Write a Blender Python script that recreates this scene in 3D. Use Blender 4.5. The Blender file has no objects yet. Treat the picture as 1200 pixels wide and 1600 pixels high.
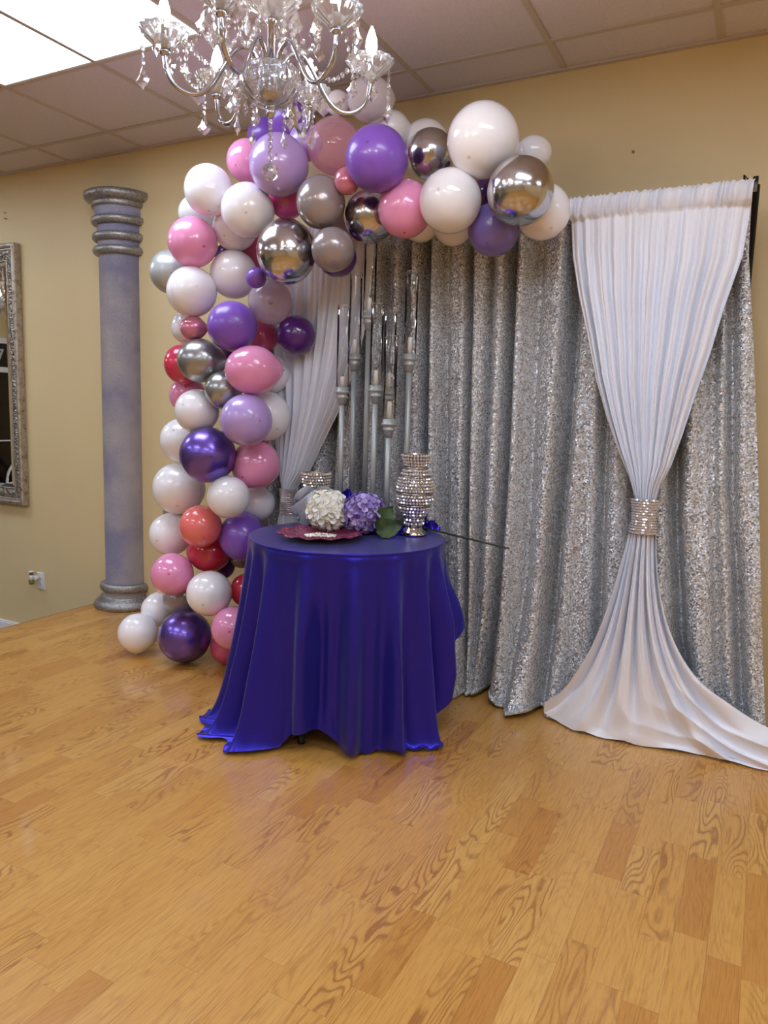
import bpy, math, random
from mathutils import Vector, Matrix
R = math.radians
random.seed(7)
# ------------------------------------------------------------------ camera
CAMZ = 1.27
yaw, pitch, roll, F = R(27.39), R(7.79), R(1.703), 1147.08      # F: focal length in pixels of a 1200x1600 frame
fwd = Vector((-math.sin(yaw) * math.cos(pitch), math.cos(yaw) * math.cos(pitch), -math.sin(pitch)))
r0 = Vector((math.cos(yaw), math.sin(yaw), 0)); u0 = r0.cross(fwd)
cr = r0 * math.cos(roll) + u0 * math.sin(roll)
cu = -r0 * math.sin(roll) + u0 * math.cos(roll)
sc = bpy.context.scene
cam = bpy.data.cameras.new('camera'); camo = bpy.data.objects.new('camera', cam)
sc.collection.objects.link(camo)
m = Matrix((cr, cu, -fwd)).transposed().to_4x4(); m.translation = (0, 0, CAMZ)
camo.matrix_world = m
cam.sensor_fit = 'HORIZONTAL'; cam.sensor_width = 36; cam.lens = F / 1200 * 36
cam.clip_start = 0.05; cam.clip_end = 60
sc.camera = camo
# ------------------------------------------------------------------ world, exposure
w = bpy.data.worlds.new('world'); sc.world = w; w.use_nodes = True
w.node_tree.nodes['Background'].inputs[0].default_value = (0.8, 0.85, 0.9, 1)
w.node_tree.nodes['Background'].inputs[1].default_value = 0.02
vs = sc.view_settings
vs.view_transform = 'Standard'; vs.look = 'None'; vs.gamma = 1; vs.use_curve_mapping = False
vs.exposure = 0.50
PANEL = 7.4          # strength of the ceiling light panels
BULB = 48.0          # strength of the candle bulbs
cy = sc.cycles
cy.max_bounces = 12; cy.transmission_bounces = 12; cy.transparent_max_bounces = 16; cy.glossy_bounces = 6
cy.diffuse_bounces = 5; cy.caustics_reflective = False; cy.caustics_refractive = False
cy.sample_clamp_indirect = 4; cy.use_denoising = True; cy.blur_glossy = 0.1
C = sc.collection.objects

def ray(x, y):
    return cr * ((x - 600) / F) - cu * ((y - 800) / F) + fwd
def at(x, y, Y):
    d = ray(x, y); return Vector((0, 0, CAMZ)) + d * (Y / d.y)
def atz(x, y, z):
    d = ray(x, y); return Vector((0, 0, CAMZ)) + d * ((z - CAMZ) / d.z)

# ------------------------------------------------------------------ materials
def lin(c):
    return tuple((v / 12.92 if v <= .04045 else ((v + .055) / 1.055) ** 2.4) for v in [k / 255 for k in c]) + (1,)
class NT:
    def __init__(s, name):
        s.m = bpy.data.materials.new(name); s.m.use_nodes = True
        s.t = s.m.node_tree; s.b = s.t.nodes['Principled BSDF']; s.o = s.t.nodes['Material Output']
    def n(s, typ, **k):
        nd = s.t.nodes.new(typ)
        for a, v in k.items():
            if a.startswith('i_'):
                key = a[2:]; key = int(key) if key.isdigit() else key.replace('_', ' ')
                nd.inputs[key].default_value = v
            else: setattr(nd, a, v)
        return nd
    def l(s, a, b): s.t.links.new(a, b)
    def math(s, op, a, b=None):
        nd = s.n('ShaderNodeMath', operation=op)
        for i, v in enumerate((a, b)):
            if v is None: continue
            if hasattr(v, 'links'): s.l(v, nd.inputs[i])
            else: nd.inputs[i].default_value = v
        return nd.outputs[0]
    def ramp(s, fac, stops):
        nd = s.n('ShaderNodeValToRGB'); e = nd.color_ramp.elements
        e[0].position, e[0].color = stops[0]; e[1].position, e[1].color = stops[-1]
        for p, c in stops[1:-1]:
            x = e.new(p); x.color = c
        s.l(fac, nd.inputs[0]); return nd.outputs[0]
    def bump(s, h, strength=.3, dist=.01):
        nd = s.n('ShaderNodeBump'); nd.inputs['Strength'].default_value = strength; nd.inputs['Distance'].default_value = dist
        s.l(h, nd.inputs['Height']); s.l(nd.outputs[0], s.b.inputs['Normal'])
    def obj(s):
        return s.n('ShaderNodeTexCoord').outputs['Object']
    def noise(s, vec, scale, detail=3, rough=.5):
        nd = s.n('ShaderNodeTexNoise'); nd.inputs['Scale'].default_value = scale
        nd.inputs['Detail'].default_value = detail; nd.inputs['Roughness'].default_value = rough
        if vec: s.l(vec, nd.inputs['Vector'])
        return nd.outputs[0]
def P(name, col, rough=.5, metal=0, **k):
    t = NT(name); b = t.b
    b.inputs['Base Color'].default_value = lin(col); b.inputs['Roughness'].default_value = rough; b.inputs['Metallic'].default_value = metal
    for a, v in k.items(): b.inputs[a.replace('_', ' ')].default_value = v
    return t.m
def glass(name, col=(255, 255, 255), rough=0.0, ior=1.5):
    return P(name, col, rough, 0, Transmission_Weight=1.0, IOR=ior)
M = {}
# paint on walls
t = NT('wall_paint'); v = t.n('ShaderNodeNewGeometry').outputs['Position']
t.l(t.ramp(t.noise(v, 1.3, 2), [(.3, lin((216, 195, 147))), (.7, lin((221, 201, 153)))]), t.b.inputs['Base Color'])
t.b.inputs['Roughness'].default_value = .55; t.bump(t.noise(v, 160, 3), .12, .002); M['wall'] = t.m
t = NT('ceiling_tile_face'); v = t.n('ShaderNodeNewGeometry').outputs['Position']
t.l(t.ramp(t.noise(v, 220, 4, .7), [(.3, lin((202, 198, 208))), (.6, lin((226, 220, 232)))]), t.b.inputs['Base Color'])
t.b.inputs['Roughness'].default_value = .9; t.bump(t.noise(v, 260, 3, .7), .25, .003); M['tile'] = t.m
M['grid'] = P('ceiling_grid_metal', (196, 186, 180), .5)
M['slab'] = P('ceiling_slab', (90, 85, 80), .9)
M['trim'] = P('white_trim', (235, 236, 238), .4)
M['low_floor'] = P('lower_floor', (120, 100, 80), .6)
M['dark_trim'] = P('platform_edge_trim', (120, 82, 45), .5)
# laminate strips: colour per strip, cathedral grain
t = NT('laminate_strip')
ob = t.n('ShaderNodeObjectInfo').outputs['Random']; isl = t.n('ShaderNodeNewGeometry').outputs['Random Per Island']
rnd = t.math('FRACT', t.math('ADD', t.math('MULTIPLY', ob, 17.31), isl))
off = t.n('ShaderNodeCombineXYZ'); t.l(t.math('MULTIPLY', rnd, 37.0), off.inputs[0]); t.l(t.math('MULTIPLY', rnd, 91.0), off.inputs[1]); t.l(t.math('MULTIPLY', rnd, 13.0), off.inputs[2])
add = t.n('ShaderNodeVectorMath', operation='ADD'); t.l(t.n('ShaderNodeNewGeometry').outputs['Position'], add.inputs[0]); t.l(off.outputs[0], add.inputs[1])
mp = t.n('ShaderNodeMapping'); mp.inputs['Scale'].default_value = (13.0, 2.3, 1); t.l(add.outputs[0], mp.inputs[0])
big = t.noise(mp.outputs[0], 1.0, 1.2, .4)
jit = t.n('ShaderNodeMapping'); jit.inputs['Scale'].default_value = (60, 45, 1); t.l(add.outputs[0], jit.inputs[0])
rings = t.math('SINE', t.math('ADD', t.math('MULTIPLY', big, 105.0), t.math('MULTIPLY', t.noise(jit.outputs[0], 1.0, 2), 2.6)))
rings = t.math('POWER', t.math('MAXIMUM', t.math('ADD', t.math('MULTIPLY', rings, .6), .4), 0.0), 2.4)
fade = t.noise(mp.outputs[0], .8, 1)
msk = t.math('MULTIPLY', rings, t.ramp(fade, [(.40, (.12, .12, .12, 1)), (.56, (1, 1, 1, 1))]))
msk = t.math('MULTIPLY', msk, t.ramp(t.math('FRACT', t.math('MULTIPLY', rnd, 7.7)), [(.25, (.25, .25, .25, 1)), (.6, (1, 1, 1, 1))]))
mf = t.n('ShaderNodeMapping'); mf.inputs['Scale'].default_value = (260, 11, 1); t.l(add.outputs[0], mf.inputs[0])
fine = t.noise(mf.outputs[0], 1.0, 4, .65)
base = t.ramp(rnd, [(0, lin((201, 147, 72))), (.3, lin((207, 155, 80))), (.55, lin((203, 150, 75))), (.78, lin((211, 162, 88))), (.90, lin((188, 130, 60))), (1, lin((197, 142, 68)))])
mx = t.n('ShaderNodeMix', data_type='RGBA', blend_type='MULTIPLY'); t.l(t.ramp(fine, [(.30, (.60, .47, .32, 1)), (.52, (1, 1, 1, 1))]), mx.inputs[7]); t.l(base, mx.inputs[6]); mx.inputs[0].default_value = .7
mx2 = t.n('ShaderNodeMix', data_type='RGBA'); t.l(mx.outputs[2], mx2.inputs[6]); mx2.inputs[7].default_value = lin((132, 76, 26)); t.l(t.math('MULTIPLY', msk, .66), mx2.inputs[0])
t.l(mx2.outputs[2], t.b.inputs['Base Color']); t.b.inputs['Roughness'].default_value = .3
t.b.inputs['Coat Weight'].default_value = .4; t.b.inputs['Coat Roughness'].default_value = .1
t.bump(t.math('ADD', fine, t.math('MULTIPLY', msk, -.6)), .12, .0015); M['plank'] = t.m
# stucco column
t = NT('mottled_stucco'); v = t.obj()
t.l(t.ramp(t.noise(v, 3.2, 3), [(.36, lin((138, 140, 172))), (.5, lin((166, 165, 178))), (.64, lin((182, 180, 184)))]), t.b.inputs['Base Color'])
t.b.inputs['Roughness'].default_value = .42; t.bump(t.noise(v, 60, 4, .65), .6, .012); M['stucco'] = t.m
t = NT('silver_paint'); v = t.obj()
t.l(t.ramp(t.noise(v, 90, 3), [(.3, lin((128, 126, 124))), (.7, lin((178, 178, 176)))]), t.b.inputs['Base Color'])
t.b.inputs['Metallic'].default_value = .65; t.b.inputs['Roughness'].default_value = .38; t.bump(t.noise(v, 110, 3, .7), .4, .006); M['silver_paint'] = t.m
# antique mirror frame
t = NT('antique_silver_frame'); v = t.obj()
t.l(t.ramp(t.noise(v, 26, 5, .75), [(.34, lin((96, 86, 78))), (.44, lin((172, 162, 148))), (.7, lin((206, 198, 184)))]), t.b.inputs['Base Color'])
t.b.inputs['Metallic'].default_value = .7; t.b.inputs['Roughness'].default_value = .36; t.bump(t.noise(v, 70, 4, .7), .5, .008); M['frame'] = t.m
t = NT('embossed_silver'); v = t.obj()
vo = t.n('ShaderNodeTexVoronoi'); vo.inputs['Scale'].default_value = 75; t.l(v, vo.inputs[0])
t.l(t.ramp(t.noise(v, 40, 5, .8), [(.38, lin((80, 72, 66))), (.5, lin((160, 152, 140))), (.7, lin((204, 198, 186)))]), t.b.inputs['Base Color'])
t.b.inputs['Metallic'].default_value = .7; t.b.inputs['Roughness'].default_value = .3; t.bump(vo.outputs[0], .9, .01); M['emboss'] = t.m
M['mirror'] = P('mirror_glass', (235, 238, 238), .01, 1)
M['chrome'] = P('chrome_metal', (196, 200, 212), .08, 1)
def bright_glass(name, rough, ior, milk, mixf):
    t = NT(name); g_ = t.b; g_.inputs['Base Color'].default_value = (1, 1, 1, 1); g_.inputs['Transmission Weight'].default_value = 1 - milk; g_.inputs['Roughness'].default_value = rough; g_.inputs['IOR'].default_value = ior
    tr = t.n('ShaderNodeBsdfTransparent'); ms = t.n('ShaderNodeMixShader'); ms.inputs[0].default_value = mixf
    t.l(tr.outputs[0], ms.inputs[1]); t.l(g_.outputs[0], ms.inputs[2]); t.l(ms.outputs[0], t.o.inputs[0]); return t.m
M['crystal'] = bright_glass('cut_crystal', 0, 1.55, .12, .7)
M['cup_glass'] = bright_glass('ribbed_glass', .06, 1.5, .26, .88)
M['bowl_glass'] = bright_glass('cut_bowl_glass', .02, 1.5, .10, .9)
t = NT('thin_clear_glass'); t.b.inputs['Base Color'].default_value = (1, 1, 1, 1); t.b.inputs['Metallic'].default_value = 1; t.b.inputs['Roughness'].default_value = .03
tr = t.n('ShaderNodeBsdfTransparent'); tr.inputs[0].default_value = (.965, .97, .97, 1); ms = t.n('ShaderNodeMixShader'); fr = t.n('ShaderNodeFresnel'); fr.inputs[0].default_value = 1.36
t.l(t.math('MINIMUM', t.math('MULTIPLY', fr.outputs[0], 1.3), 1.0), ms.inputs[0]); t.l(tr.outputs[0], ms.inputs[1]); t.l(t.b.outputs[0], ms.inputs[2]); t.l(ms.outputs[0], t.o.inputs[0])
mp_ = t.n('ShaderNodeMapping'); mp_.inputs['Scale'].default_value = (60, 60, 6); t.l(t.obj(), mp_.inputs[0]); t.bump(t.noise(mp_.outputs[0], 1, 2), .25, .01); M['tube_glass'] = t.m
t = NT('lit_bulb'); t.b.inputs['Emission Color'].default_value = (1, .90, .82, 1); t.b.inputs['Emission Strength'].default_value = BULB; M['bulb'] = t.m
t = NT('light_diffuser'); t.b.inputs['Emission Color'].default_value = (.84, .96, 1.16, 1); t.b.inputs['Emission Strength'].default_value = PANEL; M['panel'] = t.m
# fabrics
t = NT('silver_sequin_fabric'); v = t.obj()
vo = t.n('ShaderNodeTexVoronoi'); vo.inputs['Scale'].default_value = 190; t.l(v, vo.inputs[0])
sub = t.n('ShaderNodeVectorMath', operation='SUBTRACT'); t.l(vo.outputs['Color'], sub.inputs[0]); sub.inputs[1].default_value = (.5, .5, .5)
scl = t.n('ShaderNodeVectorMath', operation='SCALE'); t.l(sub.outputs[0], scl.inputs[0]); scl.inputs['Scale'].default_value = 1.0
ad = t.n('ShaderNodeVectorMath', operation='ADD'); t.l(scl.outputs[0], ad.inputs[0]); t.l(t.n('ShaderNodeNewGeometry').outputs['Normal'], ad.inputs[1])
nm = t.n('ShaderNodeVectorMath', operation='NORMALIZE'); t.l(ad.outputs[0], nm.inputs[0]); t.l(nm.outputs[0], t.b.inputs['Normal'])
sp = t.n('ShaderNodeSeparateColor'); t.l(vo.outputs['Color'], sp.inputs[0])
t.l(t.ramp(sp.outputs[0], [(0, lin((134, 138, 142))), (.4, lin((192, 197, 201))), (.7, lin((214, 218, 223))), (1, lin((255, 255, 255)))]), t.b.inputs['Base Color'])  # random grey to white per sequin; part of the sparkle is painted into this colour
t.b.inputs['Metallic'].default_value = .25; t.b.inputs['Roughness'].default_value = .32; M['sequin'] = t.m
t = NT('white_drape_fabric'); v = t.obj()
t.b.inputs['Base Color'].default_value = lin((238, 241, 249)); t.b.inputs['Roughness'].default_value = .5
t.b.inputs['Sheen Weight'].default_value = .2; t.bump(t.noise(v, 9, 3), .12, .02); M['drape'] = t.m
t = NT('royal_blue_satin'); v = t.obj()
t.b.inputs['Base Color'].default_value = lin((45, 37, 172)); t.b.inputs['Roughness'].default_value = .31
t.b.inputs['Metallic'].default_value = .72; t.b.inputs['Specular IOR Level'].default_value = .5
t.b.inputs['Sheen Weight'].default_value = .12; t.bump(t.noise(v, 7, 3), .1, .02); M['satin'] = t.m
M['stand'] = P('black_stand_metal', (22, 22, 24), .45, .3)
M['rod'] = P('backdrop_rod_metal', (150, 150, 150), .35, .8)
M['leg'] = P('grey_table_leg_metal', (120, 122, 126), .35, .7)
M['cap'] = P('black_plastic', (20, 20, 22), .5)
M['wood'] = P('table_plywood', (150, 115, 75), .6)
M['rhine'] = P('rhinestone', (225, 225, 230), .12, .7)
M['vase_bead'] = P('mirror_crystal_bead', (236, 232, 224), .1, .55)
M['rhine_back'] = P('rhinestone_backing', (150, 150, 150), .35, .7)
M['silver_post'] = P('silver_painted_post', (172, 178, 176), .42, .35)
M['wax'] = P('white_wax', (250, 246, 240), .4, 0, Subsurface_Weight=.2)
M['wick'] = P('candle_wick', (40, 36, 34), .9)
# burgundy glitter
t = NT('burgundy_glitter'); v = t.obj(); vo = t.n('ShaderNodeTexVoronoi'); vo.inputs['Scale'].default_value = 260; t.l(v, vo.inputs[0])
sp = t.n('ShaderNodeSeparateColor'); t.l(vo.outputs['Color'], sp.inputs[0])
t.l(t.ramp(sp.outputs[0], [(0, lin((92, 14, 44))), (.7, lin((150, 36, 78))), (1, lin((236, 150, 180)))]), t.b.inputs['Base Color'])
t.b.inputs['Metallic'].default_value = .5; t.b.inputs['Roughness'].default_value = .32; t.bump(sp.outputs[1], .8, .004); M['glitter'] = t.m
M['pearl_bead'] = P('pearl_bead', (240, 232, 222), .15, .2)
M['bead_silver'] = P('vase_wire_silver', (190, 184, 172), .2, .9)
M['foot'] = P('polished_nickel', (214, 206, 190), .12, 1)
M['ribbon'] = P('silver_satin_ribbon', (168, 172, 182), .32, .35)
def petal(name, a, b):
    t = NT(name); rp = t.n('ShaderNodeNewGeometry').outputs['Random Per Island']
    t.l(t.ramp(rp, [(0, lin(a)), (1, lin(b))]), t.b.inputs['Base Color']); t.b.inputs['Roughness'].default_value = .6
    t.b.inputs['Subsurface Weight'].default_value = .1; return t.m
M['petal_white'] = petal('white_petal', (240, 234, 216), (250, 248, 240))
M['petal_purple'] = petal('purple_petal', (132, 104, 190), (206, 188, 228))
t = NT('green_leaf'); v = t.obj(); t.l(t.ramp(t.noise(v, 30, 3), [(.35, lin((26, 48, 14))), (.7, lin((62, 88, 28)))]), t.b.inputs['Base Color']); t.b.inputs['Roughness'].default_value = .45; M['leaf'] = t.m
M['stem'] = P('dark_green_stem', (52, 58, 44), .5)
M['foil'] = P('cobalt_foil', (58, 36, 170), .18, .8)
M['outlet'] = P('outlet_plastic', (228, 226, 222), .4)
M['dark'] = P('black_night_glass', (8, 8, 10), .15)
M['oil'] = P('yellow_green_oil', (150, 150, 30), .1, 0, Transmission_Weight=.6)
M['grey_cap'] = P('grey_plastic', (130, 122, 112), .4)
M['sign'] = P('pale_sign_letters', (190, 192, 190), .5)
M['chair'] = P('white_chair_plastic', (235, 236, 238), .4)
# balloons
def latex(name, col, tip=None, rough=.16, metal=0, trans=0, coat=.5, sss=.15):
    t = NT(name); v = t.obj(); b = t.b
    sx = t.n('ShaderNodeSeparateXYZ'); t.l(v, sx.inputs[0])
    tp = t.math('GREATER_THAN', sx.outputs[2], .9965)
    mx = t.n('ShaderNodeMix', data_type='RGBA'); mx.inputs[6].default_value = lin(col); mx.inputs[7].default_value = lin(tip or tuple(int(c * .84) for c in col))
    t.l(tp, mx.inputs[0]); t.l(mx.outputs[2], b.inputs['Base Color'])
    b.inputs['Roughness'].default_value = rough; b.inputs['Metallic'].default_value = metal
    b.inputs['Coat Weight'].default_value = coat; b.inputs['Coat Roughness'].default_value = .04
    if sss: b.inputs['Subsurface Weight'].default_value = sss; b.inputs['Subsurface Radius'].default_value = (1, 1, 1); b.inputs['Subsurface Scale'].default_value = .15
    if trans: b.inputs['Transmission Weight'].default_value = trans
    return t.m
BM = {
 'white': latex('white_latex', (247, 246, 250), (216, 208, 208)), 'pearlwhite': latex('pearl_white_latex', (214, 216, 216), rough=.25),
 'pearl': latex('pale_silver_latex', (190, 196, 194), rough=.3, metal=.35, sss=0), 'pink': latex('pink_latex', (236, 152, 194), (205, 70, 120)),
 'hotpink': latex('hot_pink_latex', (232, 92, 158)), 'rose': latex('rose_latex', (204, 84, 124)), 'palepink': latex('pale_pink_latex', (214, 178, 188)),
 'coralred': latex('raspberry_latex', (206, 56, 88)), 'coral': latex('coral_latex', (240, 122, 116)), 'red': latex('dark_red_latex', (188, 42, 66)),
 'purple': latex('matte_purple_latex', (128, 84, 190), rough=.3, coat=.25), 'lilac': latex('lilac_latex', (186, 160, 222), rough=.22),
 'lavender': latex('lavender_blue_latex', (122, 106, 186), rough=.25), 'darkpurple': latex('dark_purple_latex', (84, 34, 118), sss=0),
 'grey': latex('taupe_grey_latex', (158, 148, 148), rough=.24, sss=0, metal=.25),
 'silver': latex('brushed_silver_latex', (168, 170, 170), rough=.28, metal=.8, sss=0), 'chrome': latex('chrome_silver_latex', (200, 199, 200), rough=.17, metal=1, sss=0, coat=0),
 'chromepurple': latex('metallic_purple_latex', (118, 92, 190), rough=.3, metal=.85, sss=0),
 'pinkpearl': latex('rose_pearl_latex', (216, 134, 160), rough=.2, metal=.3),
}
def clear(name, tint, dens):
    t = NT(name); t.b.inputs['Base Color'].default_value = lin(tint); t.b.inputs['Roughness'].default_value = .08
    t.b.inputs['Coat Weight'].default_value = 1; t.b.inputs['Coat Roughness'].default_value = .03
    tr = t.n('ShaderNodeBsdfTransparent'); tr.inputs[0].default_value = lin(tuple(min(255, c + 14) for c in tint)); ms = t.n('ShaderNodeMixShader')
    lw = t.n('ShaderNodeLayerWeight'); lw.inputs['Blend'].default_value = .35
    t.l(t.math('ADD', t.math('MULTIPLY', lw.outputs['Facing'], .45), dens), ms.inputs[0])
    t.l(tr.outputs[0], ms.inputs[1]); t.l(t.b.outputs[0], ms.inputs[2]); t.l(ms.outputs[0], t.o.inputs[0]); return t.m
BM['confetti'] = clear('frosted_clear_latex', (226, 212, 222), .30); BM['confettiwhite'] = clear('milky_clear_latex', (226, 220, 226), .62)
BM['clearpink'] = clear('clear_pink_latex', (248, 206, 220), .20)
M['confetti'] = P('purple_confetti', (112, 70, 158), .5)

# ------------------------------------------------------------------ mesh helpers
class MB:
    def __init__(s): s.v = []; s.f = []
    def add(s, v, f):
        n = len(s.v); s.v += [tuple(p) for p in v]; s.f += [tuple(i + n for i in q) for q in f]; return s
    def box(s, c, d, M_=None):
        x, y, z = c; a, b, e = [k / 2 for k in d]
        vs_ = [Vector((x + i * a, y + j * b, z + k * e)) for k in (-1, 1) for j in (-1, 1) for i in (-1, 1)]
        if M_: vs_ = [M_ @ p for p in vs_]
        return s.add(vs_, [(0, 2, 3, 1), (4, 5, 7, 6), (0, 1, 5, 4), (2, 6, 7, 3), (0, 4, 6, 2), (1, 3, 7, 5)])
    def bev(s, c, d, b):       # box with chamfered top edges (thin slabs)
        x, y, z = c; a, e, h = [k / 2 for k in d]
        ring = lambda A, B, Z: [(x - A, y - B, Z), (x + A, y - B, Z), (x + A, y + B, Z), (x - A, y + B, Z)]
        v = ring(a, e, z - h) + ring(a, e, z + h - b) + ring(a - b, e - b, z + h)
        f = [(3, 2, 1, 0), (8, 9, 10, 11)]
        for k in (0, 4):
            for i in range(4): f.append((k + i, k + (i + 1) % 4, k + 4 + (i + 1) % 4, k + 4 + i))
        return s.add(v, f)
    def lathe(s, prof, seg=32, a0=0, a1=2 * math.pi, c=(0, 0, 0), rib=None, M_=None):
        full = abs(a1 - a0 - 2 * math.pi) < 1e-6; n = seg if full else seg + 1
        v = []
        for r, z in prof:
            for i in range(n):
                a = a0 + (a1 - a0) * i / seg
                q = r * (1 + (rib(a, z) if rib else 0))
                p = Vector((c[0] + q * math.cos(a), c[1] + q * math.sin(a), c[2] + z)); v.append(M_ @ p if M_ else p)
        f = []
        for k in range(len(prof) - 1):
            for i in range(seg):
                j = (i + 1) % n
                f.append((k * n + i, k * n + j, (k + 1) * n + j, (k + 1) * n + i))
        return s.add(v, f)
    def tube(s, pts, r, seg=10, cap=True):
        pts = [Vector(p) for p in pts]; n = len(pts); rr = r if isinstance(r, (list, tuple)) else [r] * n
        v = []; up = None
        for i, p in enumerate(pts):
            d = (pts[min(i + 1, n - 1)] - pts[max(i - 1, 0)]).normalized()
            if up is None: up = d.orthogonal().normalized()
            up = (up - d * up.dot(d)).normalized(); sd = d.cross(up)
            for k in range(seg):
                a = 2 * math.pi * k / seg; v.append(p + (up * math.cos(a) + sd * math.sin(a)) * rr[i])
        f = [(i * seg + k, i * seg + (k + 1) % seg, (i + 1) * seg + (k + 1) % seg, (i + 1) * seg + k) for i in range(n - 1) for k in range(seg)]
        if cap: f += [tuple(range(seg))[::-1], tuple((n - 1) * seg + k for k in range(seg))]
        return s.add(v, f)
    def ball(s, c, r, seg=8, rings=5, sc_=(1, 1, 1), rot=0):
        pr = [(math.sin(math.pi * k / rings), -math.cos(math.pi * k / rings)) for k in range(rings + 1)]
        v = []
        for q, z in pr[1:-1]:
            for i in range(seg):
                a = 2 * math.pi * i / seg + rot
                v.append((c[0] + r * sc_[0] * q * math.cos(a), c[1] + r * sc_[1] * q * math.sin(a), c[2] + r * sc_[2] * z))
        nb = len(v); v += [(c[0], c[1], c[2] - r * sc_[2]), (c[0], c[1], c[2] + r * sc_[2])]
        f = [(k * seg + i, k * seg + (i + 1) % seg, (k + 1) * seg + (i + 1) % seg, (k + 1) * seg + i) for k in range(rings - 2) for i in range(seg)]
        f += [(nb, (i + 1) % seg, i) for i in range(seg)]; o_ = (rings - 2) * seg
        f += [(nb + 1, o_ + i, o_ + (i + 1) % seg) for i in range(seg)]
        return s.add(v, f)
    def grid(s, fn, nu, nv, closed=False):
        v = [fn(i / nu, j / nv) for j in range(nv + 1) for i in range(nu if closed else nu + 1)]
        w_ = nu if closed else nu + 1
        f = [(j * w_ + i, j * w_ + (i + 1) % w_, (j + 1) * w_ + (i + 1) % w_, (j + 1) * w_ + i) for j in range(nv) for i in range(nu)]
        return s.add(v, f)
    def mesh(s, name, mat, smooth=False):
        me = bpy.data.meshes.new(name); me.from_pydata(s.v, [], s.f)
        if smooth: me.polygons.foreach_set('use_smooth', [True] * len(me.polygons))
        me.materials.append(mat); me.update(); return me
def put(name, me, parent=None, loc=(0, 0, 0), rot=(0, 0, 0), scl=(1, 1, 1)):
    o = bpy.data.objects.new(name, me); C.link(o); o.location = loc; o.rotation_euler = rot; o.scale = scl
    if parent: o.parent = parent
    return o
def build(name, mb, mat, parent=None, loc=(0, 0, 0), smooth=True, rot=(0, 0, 0)):
    return put(name, mb.mesh(name, mat, smooth), parent, loc, rot)
def tag(o, label=None, cat=None, group=None, kind=None):
    if label: o['label'] = label
    if cat: o['category'] = cat
    if group: o['group'] = group
    if kind: o['kind'] = kind
    return o
def empty(name, loc, label, cat, group=None, rz=0):
    o = bpy.data.objects.new(name, None); C.link(o); o.location = loc; o.rotation_euler = (0, 0, rz); o.empty_display_size = .05
    return tag(o, label, cat, group)
def copy_tree(o, parent=None):
    c = o.copy(); C.link(c); c.parent = parent
    for ch in list(o.children): copy_tree(ch, c)
    return c
def flip(o):
    o.data.flip_normals(); return o
def lerp_list(ks, x):
    if x <= ks[0][0]: return list(ks[0][1:])
    for a, b in zip(ks, ks[1:]):
        if x <= b[0]:
            f = (x - a[0]) / (b[0] - a[0]); f = f * f * (3 - 2 * f) if len(ks[0]) > 9 else f
            return [p + (q - p) * f for p, q in zip(a[1:], b[1:])]
    return list(ks[-1][1:])

# ------------------------------------------------------------------ room
WY, CZ, LZ = 3.322, 2.74, -0.40
X0, X1, Y0, PX = -8.0, 3.5, -5.0, -3.72
tag(build('wall_back', MB().box(((X0 + X1) / 2, WY + .06, (CZ + LZ) / 2), (X1 - X0 + .24, .12, CZ - LZ + .3)), M['wall'], smooth=False), kind='structure')
tag(build('wall_left', MB().box((X0 - .06, (WY + Y0) / 2, (CZ + LZ) / 2), (.12, WY - Y0, CZ - LZ + .3)), M['wall'], smooth=False), kind='structure')
tag(build('wall_right', MB().box((X1 + .06, (WY + Y0) / 2, (CZ + LZ) / 2), (.12, WY - Y0, CZ - LZ + .3)), M['wall'], smooth=False), kind='structure')
tag(build('wall_front', MB().box(((X0 + X1) / 2, Y0 - .06, (CZ + LZ) / 2), (X1 - X0 + .24, .12, CZ - LZ + .3)), M['wall'], smooth=False), kind='structure')
fl = tag(build('floor', MB().box(((X0 + X1) / 2, (WY + Y0) / 2, LZ - .05), (X1 - X0, WY - Y0, .1)), M['low_floor'], smooth=False), kind='structure')
bb = MB(); bb.box(((X0 + PX) / 2, WY - .008, LZ + .042), (PX - X0, .016, .084)); bb.box(((X0 + PX) / 2, WY - .006, LZ + .09), (PX - X0, .012, .012))
tag(build('baseboard_back', bb, M['trim'], smooth=False), kind='structure')
# raised platform of laminate strips
pl = tag(build('trim_1', MB().box(((PX + X1) / 2, (WY + Y0) / 2, -.205), (X1 - PX, WY - Y0, .39)), M['dark_trim'], smooth=False), kind='structure')
edge = MB().box((PX - .004, (WY + Y0) / 2, -.02), (.008, WY - Y0, .04))
tag(build('trim_2', edge, M['dark_trim'], smooth=False), kind='structure')
floor_top = tag(bpy.data.objects.new('floor_platform', MB().box(((PX + X1) / 2, (WY + Y0) / 2, -.0085), (X1 - PX, WY - Y0, .003)).mesh('floor_platform', M['dark_trim'])), kind='structure')
C.link(floor_top)
SW = .077; LENS = [.24, .30, .37, .46]
TH = .007
strip_me = [MB().bev((0, 0, -TH / 2), (SW - .0003, L - .0003, TH), .0002).mesh('plank', M['plank']) for L in LENS]
def inview(x, y):
    d = Vector((x, y, -CAMZ)); z = d.dot(fwd)
    if z < .1: return None
    px, py = 600 + F * d.dot(cr) / z, 800 - F * d.dot(cu) / z
    if -60 < px < 1260 and py < 1680: return 1 / (z * z) * (CAMZ / d.length)
    return None
random.seed(21)
cand = []; rest = MB()
nx = int((X1 - PX) / SW) + 1
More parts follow.
